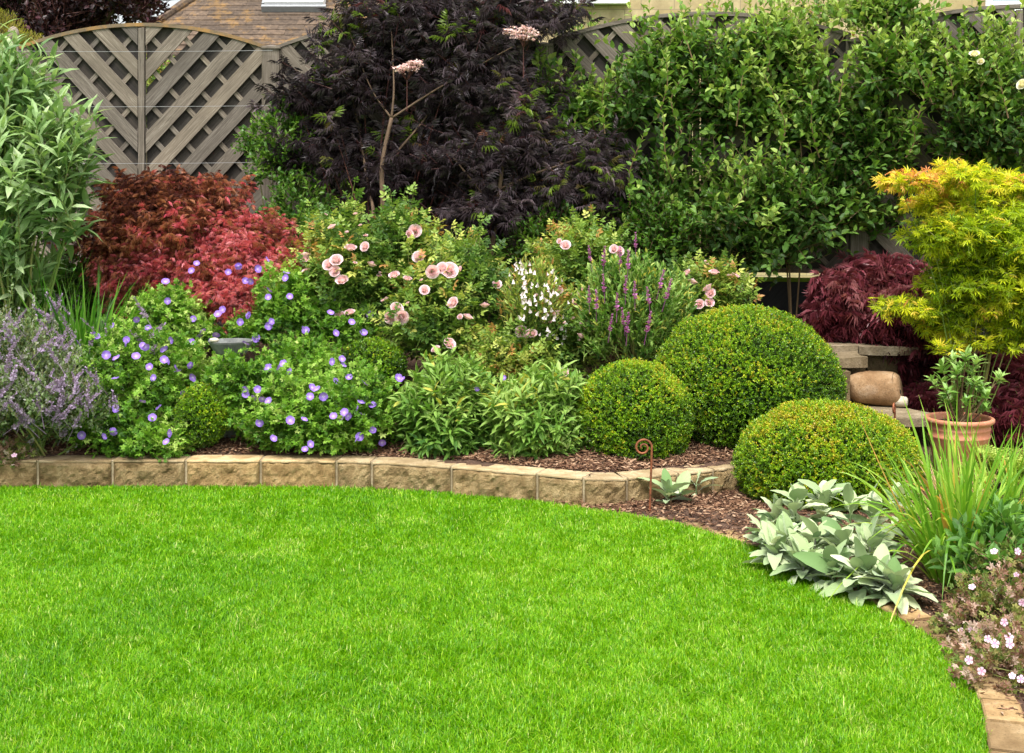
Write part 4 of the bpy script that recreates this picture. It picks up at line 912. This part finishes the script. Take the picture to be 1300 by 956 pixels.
def umbel(root, px, py, Y, w, tilt):
    mb, ms = MB(), MB(); nc = 46; c = at(px, py, Y); a = R.random(nc) * 6.28; q = np.sqrt(R.random(nc))
    Q = np.stack([np.cos(a) * q * w, np.sin(a) * q * w * .8, tilt * np.cos(a) * q * w - .25 * np.sin(a) * q * w + .01 * R.normal(size=nc)], 1) + c
    n = nc * 16; P = np.repeat(Q, 16, 0) + R.normal(size=(n, 3)) * [.011, .011, .004]
    scatter(mb, T_palm(5, 1.25, .28, None, 0, (0, 0)), P, R.normal(size=(n, 3)) * [1, 1, .3], np.array([0, -.6, 1.0]) + R.normal(size=(n, 3)) * .4, R.uniform(.006, .010, n), R.random(n))
    st = c - np.array([tilt * w * .6, -.03, .09]); h = mb.build('flower_head', M['umbel'], root)
    for k in range(9): tube(ms, spline([st, (st + Q[k]) / 2 + [0, 0, -.008], Q[k]], 5), np.linspace(.0022, .001, 5), 4)
    tube(ms, [st - [0, 0, .2], st], .003, 5); z = ms.build('stalk', M['dstem'], root); z.parent = h
umbel(o, 663, 42, 8.75, .11, -.12); umbel(o, 519, 84, 8.75, .085, .28)
bl = [bb(545, 665, 170, 235, 8.95, .2), bb(560, 680, 215, 330, 8.95, .22), bb(700, 800, 165, 300, 8.95, .2), bb(640, 730, 190, 300, 9.1, .2)]
paths = [([(622, 330, 8.9), (628, 290, 8.9), (634, 240, 8.88), (640, 190, 8.85)], .020, .012), ([(634, 240, 8.88), (680, 220, 8.9), (740, 200, 8.9)], .010, .005), ([(630, 270, 8.9), (600, 230, 8.85), (575, 200, 8.85)], .009, .004)]
elder('smaller black elder with feathery drooping leaves right of the big one', bl, 330, paths, (at(620, 400, 8.9)[0], 8.9, .42), 1.05, 10)
# --- climbers and apple
ra = lambda P, N: np.clip(.38 + .25 * N[:, 2] + .8 * (vn(P, 3.5, 2) - .5) + .20 * np.clip((P[:, 2] - 1.7), -1, 1) + R.normal(size=len(P)) * .2, 0, 1)
def tall_shoots(root, mat, spots, T=OVAL, size=.07):
    for (x, y0, y1, Y) in spots:
        mb, ms = MB(), MB()
        a = at(x, y1, Y); b = at(x + random.uniform(-32, 32), y0 + 12, Y - .05); L = np.linalg.norm(b - a); k = int(L / .02)
        c1 = (a + b) / 2 + R.normal(size=3) * .04; P = np.array([a, c1]); D = np.array([c1 - a, b - c1])
        sprigs(mb, None, P, D, np.linalg.norm(D, axis=1), k // 2, T, size, ang=1.15, up=.3, rbase=np.array([random.uniform(.6, .9)] * 2), taper=.3)
        tube(ms, spline([a, c1, b], 7), np.linspace(.005, .002, 7), 5)
        o = mb.build('shoot', M[mat], root); st = ms.build('stem', M['rstem'], root); st.parent = o
bl = [bb(318, 400, 140, 250, 9.4, .16), bb(340, 420, 220, 340, 9.3, .2), bb(300, 345, 165, 200, 9.5, .08), bb(380, 430, 270, 330, 9.0, .2)]
shrub('honeysuckle', 'fresh green climber around the fence post right of the exposed panel', 'climber', bl, 420, 7, OVAL, .05, 'honey', L=.16, ang=1.1, lump=.3, mainstems=12, group=None, rfun=lambda P, N: np.clip(.5 + R.normal(size=len(P)) * .25, 0, 1), base=(posts[2][0] + .15, 9.5, .5), zmin=.9, dirup=.6)
A1 = [bb(650, 720, 60, 260, 9.3, .15), bb(560, 700, 225, 350, 9.35, .12), bb(700, 900, 290, 370, 8.95, .2), bb(690, 790, 80, 220, 9.25, .2), bb(770, 890, 40, 200, 9.1, .25), bb(690, 800, 200, 300, 9.2, .2), bb(780, 910, 180, 330, 9.0, .28), bb(830, 920, 20, 120, 9.1, .22), bb(700, 850, 270, 350, 9.0, .2)]
A2 = [bb(880, 1030, 270, 360, 8.8, .2), bb(880, 1010, 50, 210, 9.0, .25), bb(980, 1090, 60, 230, 8.95, .22), bb(890, 1060, 190, 345, 8.85, .3), bb(930, 1040, 10, 110, 9.0, .2), bb(1000, 1110, 200, 300, 8.9, .22)]
A3 = [bb(1040, 1140, 220, 320, 9.0, .15), bb(1080, 1200, 30, 150, 8.8, .22), bb(1170, 1320, 30, 170, 8.7, .25), bb(1050, 1160, 120, 260, 8.85, .2), bb(1180, 1330, 110, 220, 8.65, .22), bb(1060, 1180, -20, 50, 9.0, .2), bb(1210, 1330, 190, 260, 8.7, .2)]
for lab, bl, n, sp in (('apple tree trained on the fence just right of the black elders', A1, 1500, [(768, 85, 170, 8.85), (835, 60, 150, 8.8), (866, 80, 170, 8.75), (722, 110, 190, 8.95), (880, 15, 90, 8.8), (800, 150, 260, 8.75), (855, 130, 230, 8.7)]),
                       ('apple tree trained on the fence above the largest box dome', A2, 1700, [(935, 60, 160, 8.7), (990, 80, 190, 8.65), (1040, 95, 200, 8.7), (975, 15, 90, 8.8), (1065, 50, 130, 8.7), (925, 190, 270, 8.55), (1015, 180, 260, 8.6)]),
                       ('apple tree trained on the fence above the golden maple', A3, 1400, [(1165, 65, 150, 8.5), (1183, 45, 130, 8.5), (1210, 40, 120, 8.45), (1245, 30, 110, 8.5), (1280, 60, 150, 8.4), (1150, 130, 200, 8.55), (1120, 20, 90, 8.7)])):
    b_ = bl[0][0]; o = shrub('apple_tree', lab, 'apple tree', bl, int(n * .85), 7, OVAL, .074, 'apple', L=.22, ang=1.15, lump=.65, freq=4.5, depth=.75, mainstems=3, stemr=.0022, jit=.45, smat='rstem', rfun=ra, group='apple trees trained on the fence', base=(b_[0] + .3, b_[1], .45), zmin=.95, dirup=.55)
    tall_shoots(o, 'apple', sp)
    if 'golden' in lab:
        for (x, y, s) in ((1237, 68, 1.0), (1245, 78, .7), (1297, 107, 1.1)):
            p = at(x, y, 8.3); crose.put(o, p, to_cam(p, .4, .6), .065 * s)
# dark green fill behind roses, right
bl = [bb(790, 880, 250, 350, 8.8, .25), bb(640, 760, 270, 370, 8.9, .2)]
shrub('viburnum', 'dark green shrub filling the gap between rose bushes and fence', 'shrub', bl, 900, 6, OVAL, .05, 'boxdark', L=.15, ang=1.1, lump=.25, mainstems=16, smat='rstem', zmin=.9)

# ------------------------------------------------------------------ right corner: walls, slabs, ornament
ow = thing('old_stone_wall', 'stained old stone wall with a coping below the purple maple', 'garden wall', (2.4, 8.3, 0))
def rbox(mb, a, b, r=.5, nz=.008, n=(14, 5, 5), seed=0):
    """box with worn, uneven faces"""
    a = np.array(a, float); b = np.array(b, float)
    for ax in range(3):
        for sd_ in (0, 1):
            u, v = [k for k in range(3) if k != ax]; nu = max(2, int((b[u] - a[u]) / .03)); nv = max(2, int((b[v] - a[v]) / .03)); nu, nv = min(nu, 60), min(nv, 60)
            U, W_ = np.meshgrid(np.linspace(a[u], b[u], nu + 1), np.linspace(a[v], b[v], nv + 1), indexing='ij'); P = np.zeros((nu + 1, nv + 1, 3)); P[..., u] = U; P[..., v] = W_; P[..., ax] = b[ax] if sd_ else a[ax]
            d_ = np.stack([vn(P, 9, seed + q) - .5 for q in range(3)], -1) * nz * 2; P = P + d_
            i, j = np.meshgrid(np.arange(nu), np.arange(nv), indexing='ij'); q = (i * (nv + 1) + j).ravel(); f = np.stack([q, q + nv + 1, q + nv + 2, q + 1], 1)
            if (sd_ == 0) ^ (ax == 1): f = f[:, ::-1]
            mb.add(P, [f], r)
m1 = MB(); xs = [1.55, 1.95, 2.32, 2.6, 2.95, 3.3, 3.7]
for k in range(6): rbox(m1, (xs[k] + .004, 8.28, .0), (xs[k + 1] - .004, 8.5, .3 if k % 2 else .34), random.random(), .006, seed=k); rbox(m1, (xs[k] + .004 - .12, 8.285, (.3 if k % 2 else .34) + .006), (xs[k + 1] - .13, 8.5, .585), random.random(), .006, seed=k + 9)
m1.build('stone_courses', M['oldwall'], ow, smooth=True)
m1 = MB(); rbox(m1, (1.5, 8.22, .59), (2.12, 8.6, .645), .6, .006, seed=3); rbox(m1, (2.13, 8.22, .59), (2.75, 8.6, .64), .4, .006, seed=4); rbox(m1, (2.76, 8.22, .59), (3.6, 8.6, .645), .5, .006, seed=5); m1.build('coping', M['slab'], ow)
m1 = MB(); a = at(1030, 443, 8.1); b = at(1098, 461, 8.0); rbox(m1, (a[0], 7.95, .545), (b[0], 8.22, .61), .75, .007, seed=6)
tag(m1.build('stone_slab', M['slab']), 'short thick pale slab jutting from the old wall above the carved animal', 'stone slab', 'stone slabs')
m1 = MB(); rbox(m1, (1.5, 7.85, .30), (1.98, 8.22, .543), .3, .01, seed=16); tag(m1.build('stone_block', M['oldwall']), 'stained block under the short slab beside the old wall', 'stone block')
m1 = MB()   # big slab, a plan polygon
poly = [(1.45, 7.55), (2.05, 7.5), (2.36, 7.52), (2.44, 7.56), (2.30, 7.85), (2.12, 8.2), (1.45, 8.22)]
t1, t0_ = .33, .275; P = []
for i in range(len(poly)):
    p, q = np.array(poly[i]), np.array(poly[(i + 1) % len(poly)])
    for s in np.linspace(0, 1, 8)[:-1]: P.append(p + (q - p) * s + R.normal(size=2) * .003)
m = len(P); ctr = np.mean(P, 0); V = [(*p, t0_) for p in P] + [(*p, t1 - .008) for p in P] + [(*(ctr + (p - ctr) * .985), t1) for p in P]
m1.add(V, [[(i, (i + 1) % m, m + (i + 1) % m, m + i) for i in range(m)] + [(m + i, m + (i + 1) % m, 2 * m + (i + 1) % m, 2 * m + i) for i in range(m)], [tuple(2 * m + i for i in range(m))]], .6)
tag(m1.build('stone_slab', M['slab']), 'broad flat yorkstone slab carrying the carved stone animal', 'stone slab', 'stone slabs')
m1 = MB(); rbox(m1, (1.5, 7.62, 0), (2.2, 8.2, .273), .4, .01, seed=21); tag(m1.build('stone_plinth', M['oldwall']), 'rough stone plinth under the broad slab', 'stone plinth')
an = at(1108, 500, 7.95); zt = .332
orn = thing('stone_animal', 'rounded tan stone animal with dark eye hole and pale snout on the broad slab', 'garden ornament', (an[0], 7.95, zt))
mb = MB(); NU, NV = 34, 26; V = []
for i in range(NU + 1):
    u = i / NU; x = -.172 + .335 * u; 
    rr_ = (1 - abs(2 * min(u, .5) - 1) ** 2.6) ** .5 if u < .5 else (1 - .10 * ((u - .5) * 2) ** 2)
    if u > .93: rr_ *= (1 - ((u - .93) / .07) ** 2 * .18)
    for j in range(NV):
        a = 2 * math.pi * j / NV; cy, cz = math.cos(a), math.sin(a); k = (abs(cy) ** 2.6 + abs(cz) ** 2.6) ** (-1 / 2.6)
        y = .105 * rr_ * cy * k; z = .100 * rr_ * cz * k
        V.append((x + .02 * (z / .1) * (u > .9) * -1, y, z + .098))
V = np.array(V); V += (np.stack([vn(V, 9, q) for q in range(3)], -1) - .5) * .014 + (np.stack([vn(V, 34, q) for q in range(3)], -1) - .5) * .006
V = V + np.array(orn.location); top = len(V)
mb.add(V, [[(i * NV + j, i * NV + (j + 1) % NV, (i + 1) * NV + (j + 1) % NV, (i + 1) * NV + j) for i in range(NU) for j in range(NV)], [tuple(NU * NV + j for j in range(NV))]], .6)
mb.build('body', M['orn'], orn, smooth=True)
mb = MB(); L0 = np.array(orn.location); tube(mb, [L0 + (.135, -.05, .032), L0 + (.165, -.052, .034), L0 + (.198, -.053, .034), L0 + (.208, -.053, .034)], [.030, .032, .030, .020], 14); mb.build('snout', M['ornpale'], orn, smooth=True)
mb = MB(); tube(mb, [L0 + (.150, -.045, .088), L0 + (.1665, -.045, .088)], [.016, .013], 12); mb.build('eye', M['hole'], orn)
orn.rotation_euler = (0, 0, math.radians(-24))

# pot with shrub
pc = np.array([at(1218, 535, 7.3)[0], 7.3, .03]); pot = thing('potted_shrub', 'glossy leaved young shrub in a ribbed terracotta pot', 'potted plant', pc)
def lathe(mb, c, prof, n=40, r=.5):
    V = [(c[0] + math.cos(2 * math.pi * k / n) * q, c[1] + math.sin(2 * math.pi * k / n) * q, c[2] + z) for q, z in prof for k in range(n)]; m = len(prof)
    mb.add(V, [[(i * n + k, i * n + (k + 1) % n, (i + 1) * n + (k + 1) % n, (i + 1) * n + k) for i in range(m - 1) for k in range(n)]], r)
mb = MB(); lathe(mb, pc, [(0, 0), (.118, 0), (.125, .01), (.158, .225), (.163, .232), (.165, .240), (.158, .246), (.160, .268), (.164, .275), (.165, .282), (.161, .288), (.164, .305), (.178, .310), (.184, .318), (.184, .330), (.178, .336), (.166, .336), (.160, .328), (.155, .300)])
mb.build('pot', M['terra'], pot, smooth=True)
mb = MB(); n_ = 24; V = [(pc[0], pc[1], pc[2] + .305)] + [(pc[0] + math.cos(k / n_ * 6.283) * .157, pc[1] + math.sin(k / n_ * 6.283) * .157, pc[2] + .298) for k in range(n_)]; mb.add(V, [[(0, 1 + k, 1 + (k + 1) % n_) for k in range(n_)]]); mb.build('soil', M['mulch'], pot)
mb, ms = MB(), MB(); heads = [(1197, 470), (1186, 488), (1203, 500), (1226, 455), (1235, 475), (1218, 490), (1245, 495), (1226, 512), (1244, 512), (1205, 515), (1213, 522), (1232, 500), (1268, 482), (1215, 475), (1196, 487), (1250, 505), (1222, 526), (1210, 460), (1240, 462), (1222, 470), (1200, 512), (1238, 488), (1212, 508), (1248, 520)]
for (x, y) in heads:
    b_ = at(x, y, 7.3 + random.uniform(-.1, .1)); a_ = pc + [random.uniform(-.02, .02), random.uniform(-.02, .02), .3]; m_ = a_ * .5 + b_ * .5; m_[2] -= .02
    tube(ms, spline([a_, m_, b_], 6), np.linspace(.006, .003, 6), 5, r=random.random()); d_ = unit(b_ - m_ + [0, 0, .05])
    sprigs(mb, None, (b_ - d_ * .03)[None], d_[None], 0.055, 15, LANCEW, .068, ang=1.25, up=.1, rbase=np.array([random.uniform(.35, .75)]), taper=.25, jit=.3)
mb.build('foliage', M['rhodo'], pot); ms.build('stems', M['rstem'], pot)

# ------------------------------------------------------------------ lamb's ears, daylily, others at right
def T_lamb(bend=.3, rip=.012):
    V = []; f = []; n = 9
    for i in range(n):
        t_ = i / (n - 1); w_ = .27 * (math.sin(math.pi * min(1, (t_ * .94 + .04)) ** .9) ** .6) if t_ > .22 else .035 + t_ * .3
        for sx in (-1, -.5, 0, .5, 1): V.append((sx * w_, t_, .10 * abs(sx) * w_ * 3 - bend * t_ * t_ + (rip if (i % 2 and abs(sx) == 1) else 0)))
    for i in range(n - 1):
        for j in range(4): q = i * 5 + j; f.append((q, q + 1, q + 6, q + 5))
    return (V, [f])
LAMBS = [T_lamb(.1, .02), T_lamb(.3, .03), T_lamb(.55, -.025), T_lamb(.75, .03)]
def lambs(label, rosettes, n, size, mat='lamb'):
    c = np.mean([r[0] for r in rosettes], 0); root = thing('lambs_ear', label, 'foliage plant', c, group='silver woolly leaved plants'); mb, ms = MB(), MB()
    for (p, sc_, hgt) in rosettes:
        m = max(5, int(n * sc_)); a = np.arange(m) * 2.4 + random.random() * 6; q = np.linspace(.15, 1, m); el = 1.3 - 1.15 * q + R.normal(size=m) * .28
        D = np.stack([np.cos(a) * np.cos(el), np.sin(a) * np.cos(el), np.sin(el)], 1); P = p + np.array([0, 0, hgt]) * (1 - q)[:, None] * 1.0 + D * .015; P[:, 2] += .015 + .02 * (1 - q)
        N = np.stack([-np.cos(a) * .5, -np.sin(a) * .5, np.full(m, 1.2)], 1) + R.normal(size=(m, 3)) * .3
        sz = size * sc_ ** .3 * R.uniform(.55, 1.15, m); rr_ = np.clip(.5 + R.normal(size=m) * .28, 0, 1); N = N + R.normal(size=(m, 3)) * .25; pick = R.integers(0, 4, m)
        for q_ in range(4):
            kk = pick == q_
            if kk.any(): scatter(mb, LAMBS[q_], P[kk], D[kk], N[kk], np.stack([sz[kk] * R.uniform(.75, 1.15, kk.sum()), sz[kk], sz[kk]], 1), rr_[kk])
        sticks(ms, np.array([p - [0, 0, .01]]), np.array([p + [0, 0, hgt + .03]]), .006)
    o = mb.build('leaves', M[mat], root, smooth=True); ms.build('stems', M['catleaf'], root); return root
ros = []
for (x, y, h_) in [(985, 660, .12), (1010, 650, .2), (1045, 640, .22), (1080, 650, .22), (1110, 655, .2), (1000, 690, .08), (1035, 690, .12), (1070, 695, .12), (1105, 700, .12), (1060, 725, .05), (1090, 735, .05), (1118, 742, .04), (985, 705, .03), (1020, 718, .03), (1140, 640, .18), (975, 680, .06), (1135, 752, .02)]:
    p = gnd(x, y + h_ * 200 + 10, .02); ros.append((p, random.uniform(.8, 1.2), h_))
lambs('large silver woolly leaved clump spilling onto the edging beside the low wide box ball', ros, 26, .120)
lambs('small silver woolly rosette beside the rusty crook, left of its neighbour', [(gnd(848, 643, .02), 1.0, .03), (gnd(862, 640, .02), .7, .03)], 13, .135)
lambs('smaller silver woolly rosette against the wall, right of its neighbour', [(gnd(884, 632, .02), .7, .03)], 11, .12)
rd = lambda n: np.where(R.random(n) > .9, R.uniform(.86, 1, n), R.uniform(.1, .8, n))
tuft('daylily_clump', 'bright green arching strap leaved clump in the right corner, its base browning', 'grassy plant', gnd(1220, 738, .02), 340, .62, .014, .95, 'daylily', .2, .48, rfun=rd, rad=.12, Ls=.3)
tuft('daylily_clump', 'narrow leaved green clump at the right edge behind the bigger strap leaved one', 'grassy plant', gnd(1290, 700, .02), 150, .52, .012, .7, 'daylily', .2, .55, rfun=rd, rad=.10)
tuft('dry_grass_tuft', 'straw coloured dry grass tuft in front of the terracotta pot', 'grassy plant', gnd(1212, 665, .02), 150, .34, .005, .8, 'straw', .2, .6, rad=.07)
# leafy green herb + bronze geranium in the corner
bl = [bb(1195, 1330, 655, 770, 5.15, .25), bb(1255, 1340, 640, 720, 5.3, .2)]
shrub('mint_plant', 'broad pointed green leaved herb between strap leaves and bronze cranesbill', 'foliage plant', bl, 120, 6, LANCEW, .085, 'herb', L=.1, ang=1.1, dirup=.9, mainstems=12, rfun=lambda P, N: np.clip(.25 + R.normal(size=len(P)) * .2, 0, .8))
bl = [bb(1200, 1340, 730, 880, 4.75, .22), bb(1206, 1400, 775, 970, 4.5, .2), bb(1212, 1330, 800, 990, 4.3, .12), bb(1235, 1360, 690, 800, 4.95, .2), bb(1235, 1380, 800, 980, 4.5, .2), bb(1228, 1400, 860, 1040, 4.3, .2)]
o = shrub('bronze_cranesbill', 'bronze leaved cranesbill with small pale pink flowers in the bottom right corner', 'flowering plant', bl, 1700, 4, GER, .032, 'heuch', L=.06, stemr=.001, lump=.2, dirup=.4, mainstems=30, base=gnd(1290, 850, .02), rfun=lambda P, N: np.clip(.45 + .6 * (vn(P, 9, 3) - .5) + R.normal(size=len(P)) * .25, 0, 1))
for (x, y) in [(1254, 811), (1263, 817), (1282, 818), (1281, 809), (1290, 730), (1234, 745), (1221, 802), (1296, 862), (1285, 858), (1233, 800), (1275, 790), (1298, 765), (1262, 700), (1246, 852), (1230, 838), (1292, 700)]:
    p = front_of(bl, x, y, .03); pf.put(o, p, to_cam(p, .4), random.uniform(.020, .028))
# fern
fr = thing('fern', 'pale yellow green fern at the right edge beside the terracotta pot', 'fern', (at(1290, 600, 7.0)[0], 7.0, .05)); mb = MB(); ms = MB(); c = np.array(fr.location)
for k in range(16):
    a = k * 2.4; el = random.uniform(.5, 1.1); d_ = np.array([math.cos(a) * math.cos(el), math.sin(a) * math.cos(el), math.sin(el)]); Lf = random.uniform(.3, .45)
    pts = np.array([c + d_ * Lf * t_ - np.array([0, 0, .35 * Lf * t_ ** 2]) for t_ in np.linspace(0, 1, 16)]); tube(ms, pts, .0025, 4)
    for i in range(3, 16):
        for sg in (-1, 1):
            sd_ = unit(np.cross(d_, [0, 0, 1])) * sg; l_ = .10 * math.sin(math.pi * (i / 16) ** .8) + .015
            scatter(mb, T_multi([(T_dia(.25), (0, q_ * .22), s_ * 1.0, .32, 0) for q_ in range(4) for s_ in (-1, 1)] + [(T_dia(.2), (0, .8), 0, .3, 0)]), pts[i][None], (sd_ + d_ * .5)[None], np.array([[0, 0, 1.0]]) + R.normal(size=(1, 3)) * .15, np.array([l_]), np.array([random.random()]))
mb.build('fronds', M['fern'], fr); ms.build('stems', M['stem'], fr)

# ------------------------------------------------------------------ ironwork, bowl
def crook(label, base, hgt, rad, r=.0055, turn=-1, yaw=0.0, lean=0.0):
    pts = []; c = np.array([turn * rad, 0, hgt - rad])
    for z in np.linspace(-.06, hgt - rad, 10): pts.append((lean * (z / hgt - 1) , 0, z))
    for k in range(1, 46):
        a = k / 45 * math.radians(560); q = rad * (1 - .78 * k / 45); cc = c + np.array([-turn * 0, 0, 0])
        pts.append((c[0] - turn * math.cos(a) * q, 0, c[2] + math.sin(a) * q))
    P = np.array(pts); cy, sy = math.cos(yaw), math.sin(yaw); P = np.stack([P[:, 0] * cy, P[:, 0] * sy, P[:, 2]], 1) + np.array(base)
    mb = MB(); rr_ = np.concatenate([np.full(len(P) - 20, r), np.linspace(r, r * .7, 20)]); tube(mb, P, rr_, 9)
    o = mb.build('plant_support', M['rust'], None, smooth=True); return tag(o, label, 'plant support', 'rusty curled iron plant supports')
crook('tall rusty iron crook standing in front of the stone wall', gnd(828, 648, .02), .355, .045, lean=.012)
crook('rusty iron curl poking up behind the low wide box ball, near the slab', (at(1136, 530, 7.25)[0], 7.25, .02), .435, .032, yaw=1.15)
crook('rusty iron curl just showing between the largest and the low wide box ball', (at(949, 560, 7.33)[0], 7.15, .15), .20, .028, yaw=.9)
bc = at(293, 440, 7.68); bw = thing('slate_bowl', 'grey slate bowl half hidden among the purple flowered geraniums', 'bird bath', (bc[0], 7.68, .22))
mb = MB(); b0 = np.array([bc[0], 7.68, 0]); zt2 = bc[2] + .035
lathe(mb, b0, [(0, zt2 - .075), (.09, zt2 - .07), (.125, zt2 - .01), (.128, zt2), (.118, zt2), (.10, zt2 - .05), (0, zt2 - .065)], 28); mb.build('bowl', M['slate'], bw)
mb = MB(); lathe(mb, b0, [(0, .20), (.09, .20), (.07, .26), (.05, .40), (.05, zt2 - .10), (.075, zt2 - .072)], 20); mb.build('pedestal', M['slate'], bw)
mb = MB(); rbp = b0 + [-.075, -.09, zt2 + .012]; V = []
for i in range(9):
    for j in range(12):
        th, ph = math.pi * i / 8, 2 * math.pi * j / 12; V.append(rbp + [.028 * math.sin(th) * math.cos(ph), .018 * math.sin(th) * math.sin(ph), .014 * math.cos(th)])
mb.add(V, [[(i * 12 + j, i * 12 + (j + 1) % 12, (i + 1) * 12 + (j + 1) % 12, (i + 1) * 12 + j) for i in range(8) for j in range(12)]]); tag(mb.build('pebble', M['ornpale'], smooth=True), 'pale pebble lying on the rim of the slate bowl', 'pebble')

# ------------------------------------------------------------------ trees beyond the fence
bl = [bb(-60, 120, -80, 75, 12.6, .8), bb(80, 205, -60, 50, 12.4, .7), bb(20, 130, 0, 95, 12.3, .6)]
shrub('purple_tree', 'dark purple leaved tree beyond the fence at top left', 'tree', bl, 2600, 6, OVAL, .07, 'purtree', L=.25, ang=1.2, lump=.3, freq=2, depth=.5, rfun=lambda P, N: np.clip(.35 + .9 * (vn(P, 2.5, 2) - .4) + R.normal(size=len(P)) * .2, 0, 1), base=(-4.3, 12.8, 0), zmin=1.5,
      trunk=trunk_for([([(70, 400, 12.8), (75, 200, 12.8), (60, 60, 12.7), (40, -40, 12.6)], .10, .04), ([(75, 150, 12.8), (120, 50, 12.6), (160, -20, 12.5)], .06, .02)], 1, 'dbark'), stemr=.004, smat='dstem')
bl = [bb(-40, 28, 15, 90, 11.2, .3), bb(18, 52, 42, 80, 11.0, .2), bb(-20, 40, 50, 130, 11.1, .25)]
shrub('golden_conifer', 'yellow green conifer bush behind the finial post', 'conifer', bl, 1100, 10, T_dia(.12), .035, 'conifer', L=.12, ang=.7, lump=.2, depth=.4, base=(-4.4, 11.2, 0), zmin=1.8, dirup=1, smat='rstem')
bl = [bb(150, 260, 75, 180, 10.8, .3)]
shrub('neighbour_shrub', 'green and rusty shrub glimpsed through the broken fence panel', 'shrub', bl, 420, 6, OVAL, .05, 'rose', L=.15, ang=1.1, lump=.25, base=(-2.8, 10.8, 0), zmin=1.5, smat='rstem')
bl = [bb(830, 1040, 5, 70, 11.5, .4), bb(700, 780, 25, 70, 11.4, .3), bb(1000, 1140, -30, 60, 11.2, .4)]
shrub('neighbour_climber', 'loose yellow green shoots beyond the fence against the stone house', 'shrub', bl, 230, 8, OVAL, .06, 'rose', L=.25, ang=1.1, lump=.4, depth=.8, base=(1.5, 11.5, 0), zmin=2.2, smat='rstem', rfun=lambda P, N: np.clip(.55 + R.normal(size=len(P)) * .2, 0, .93))
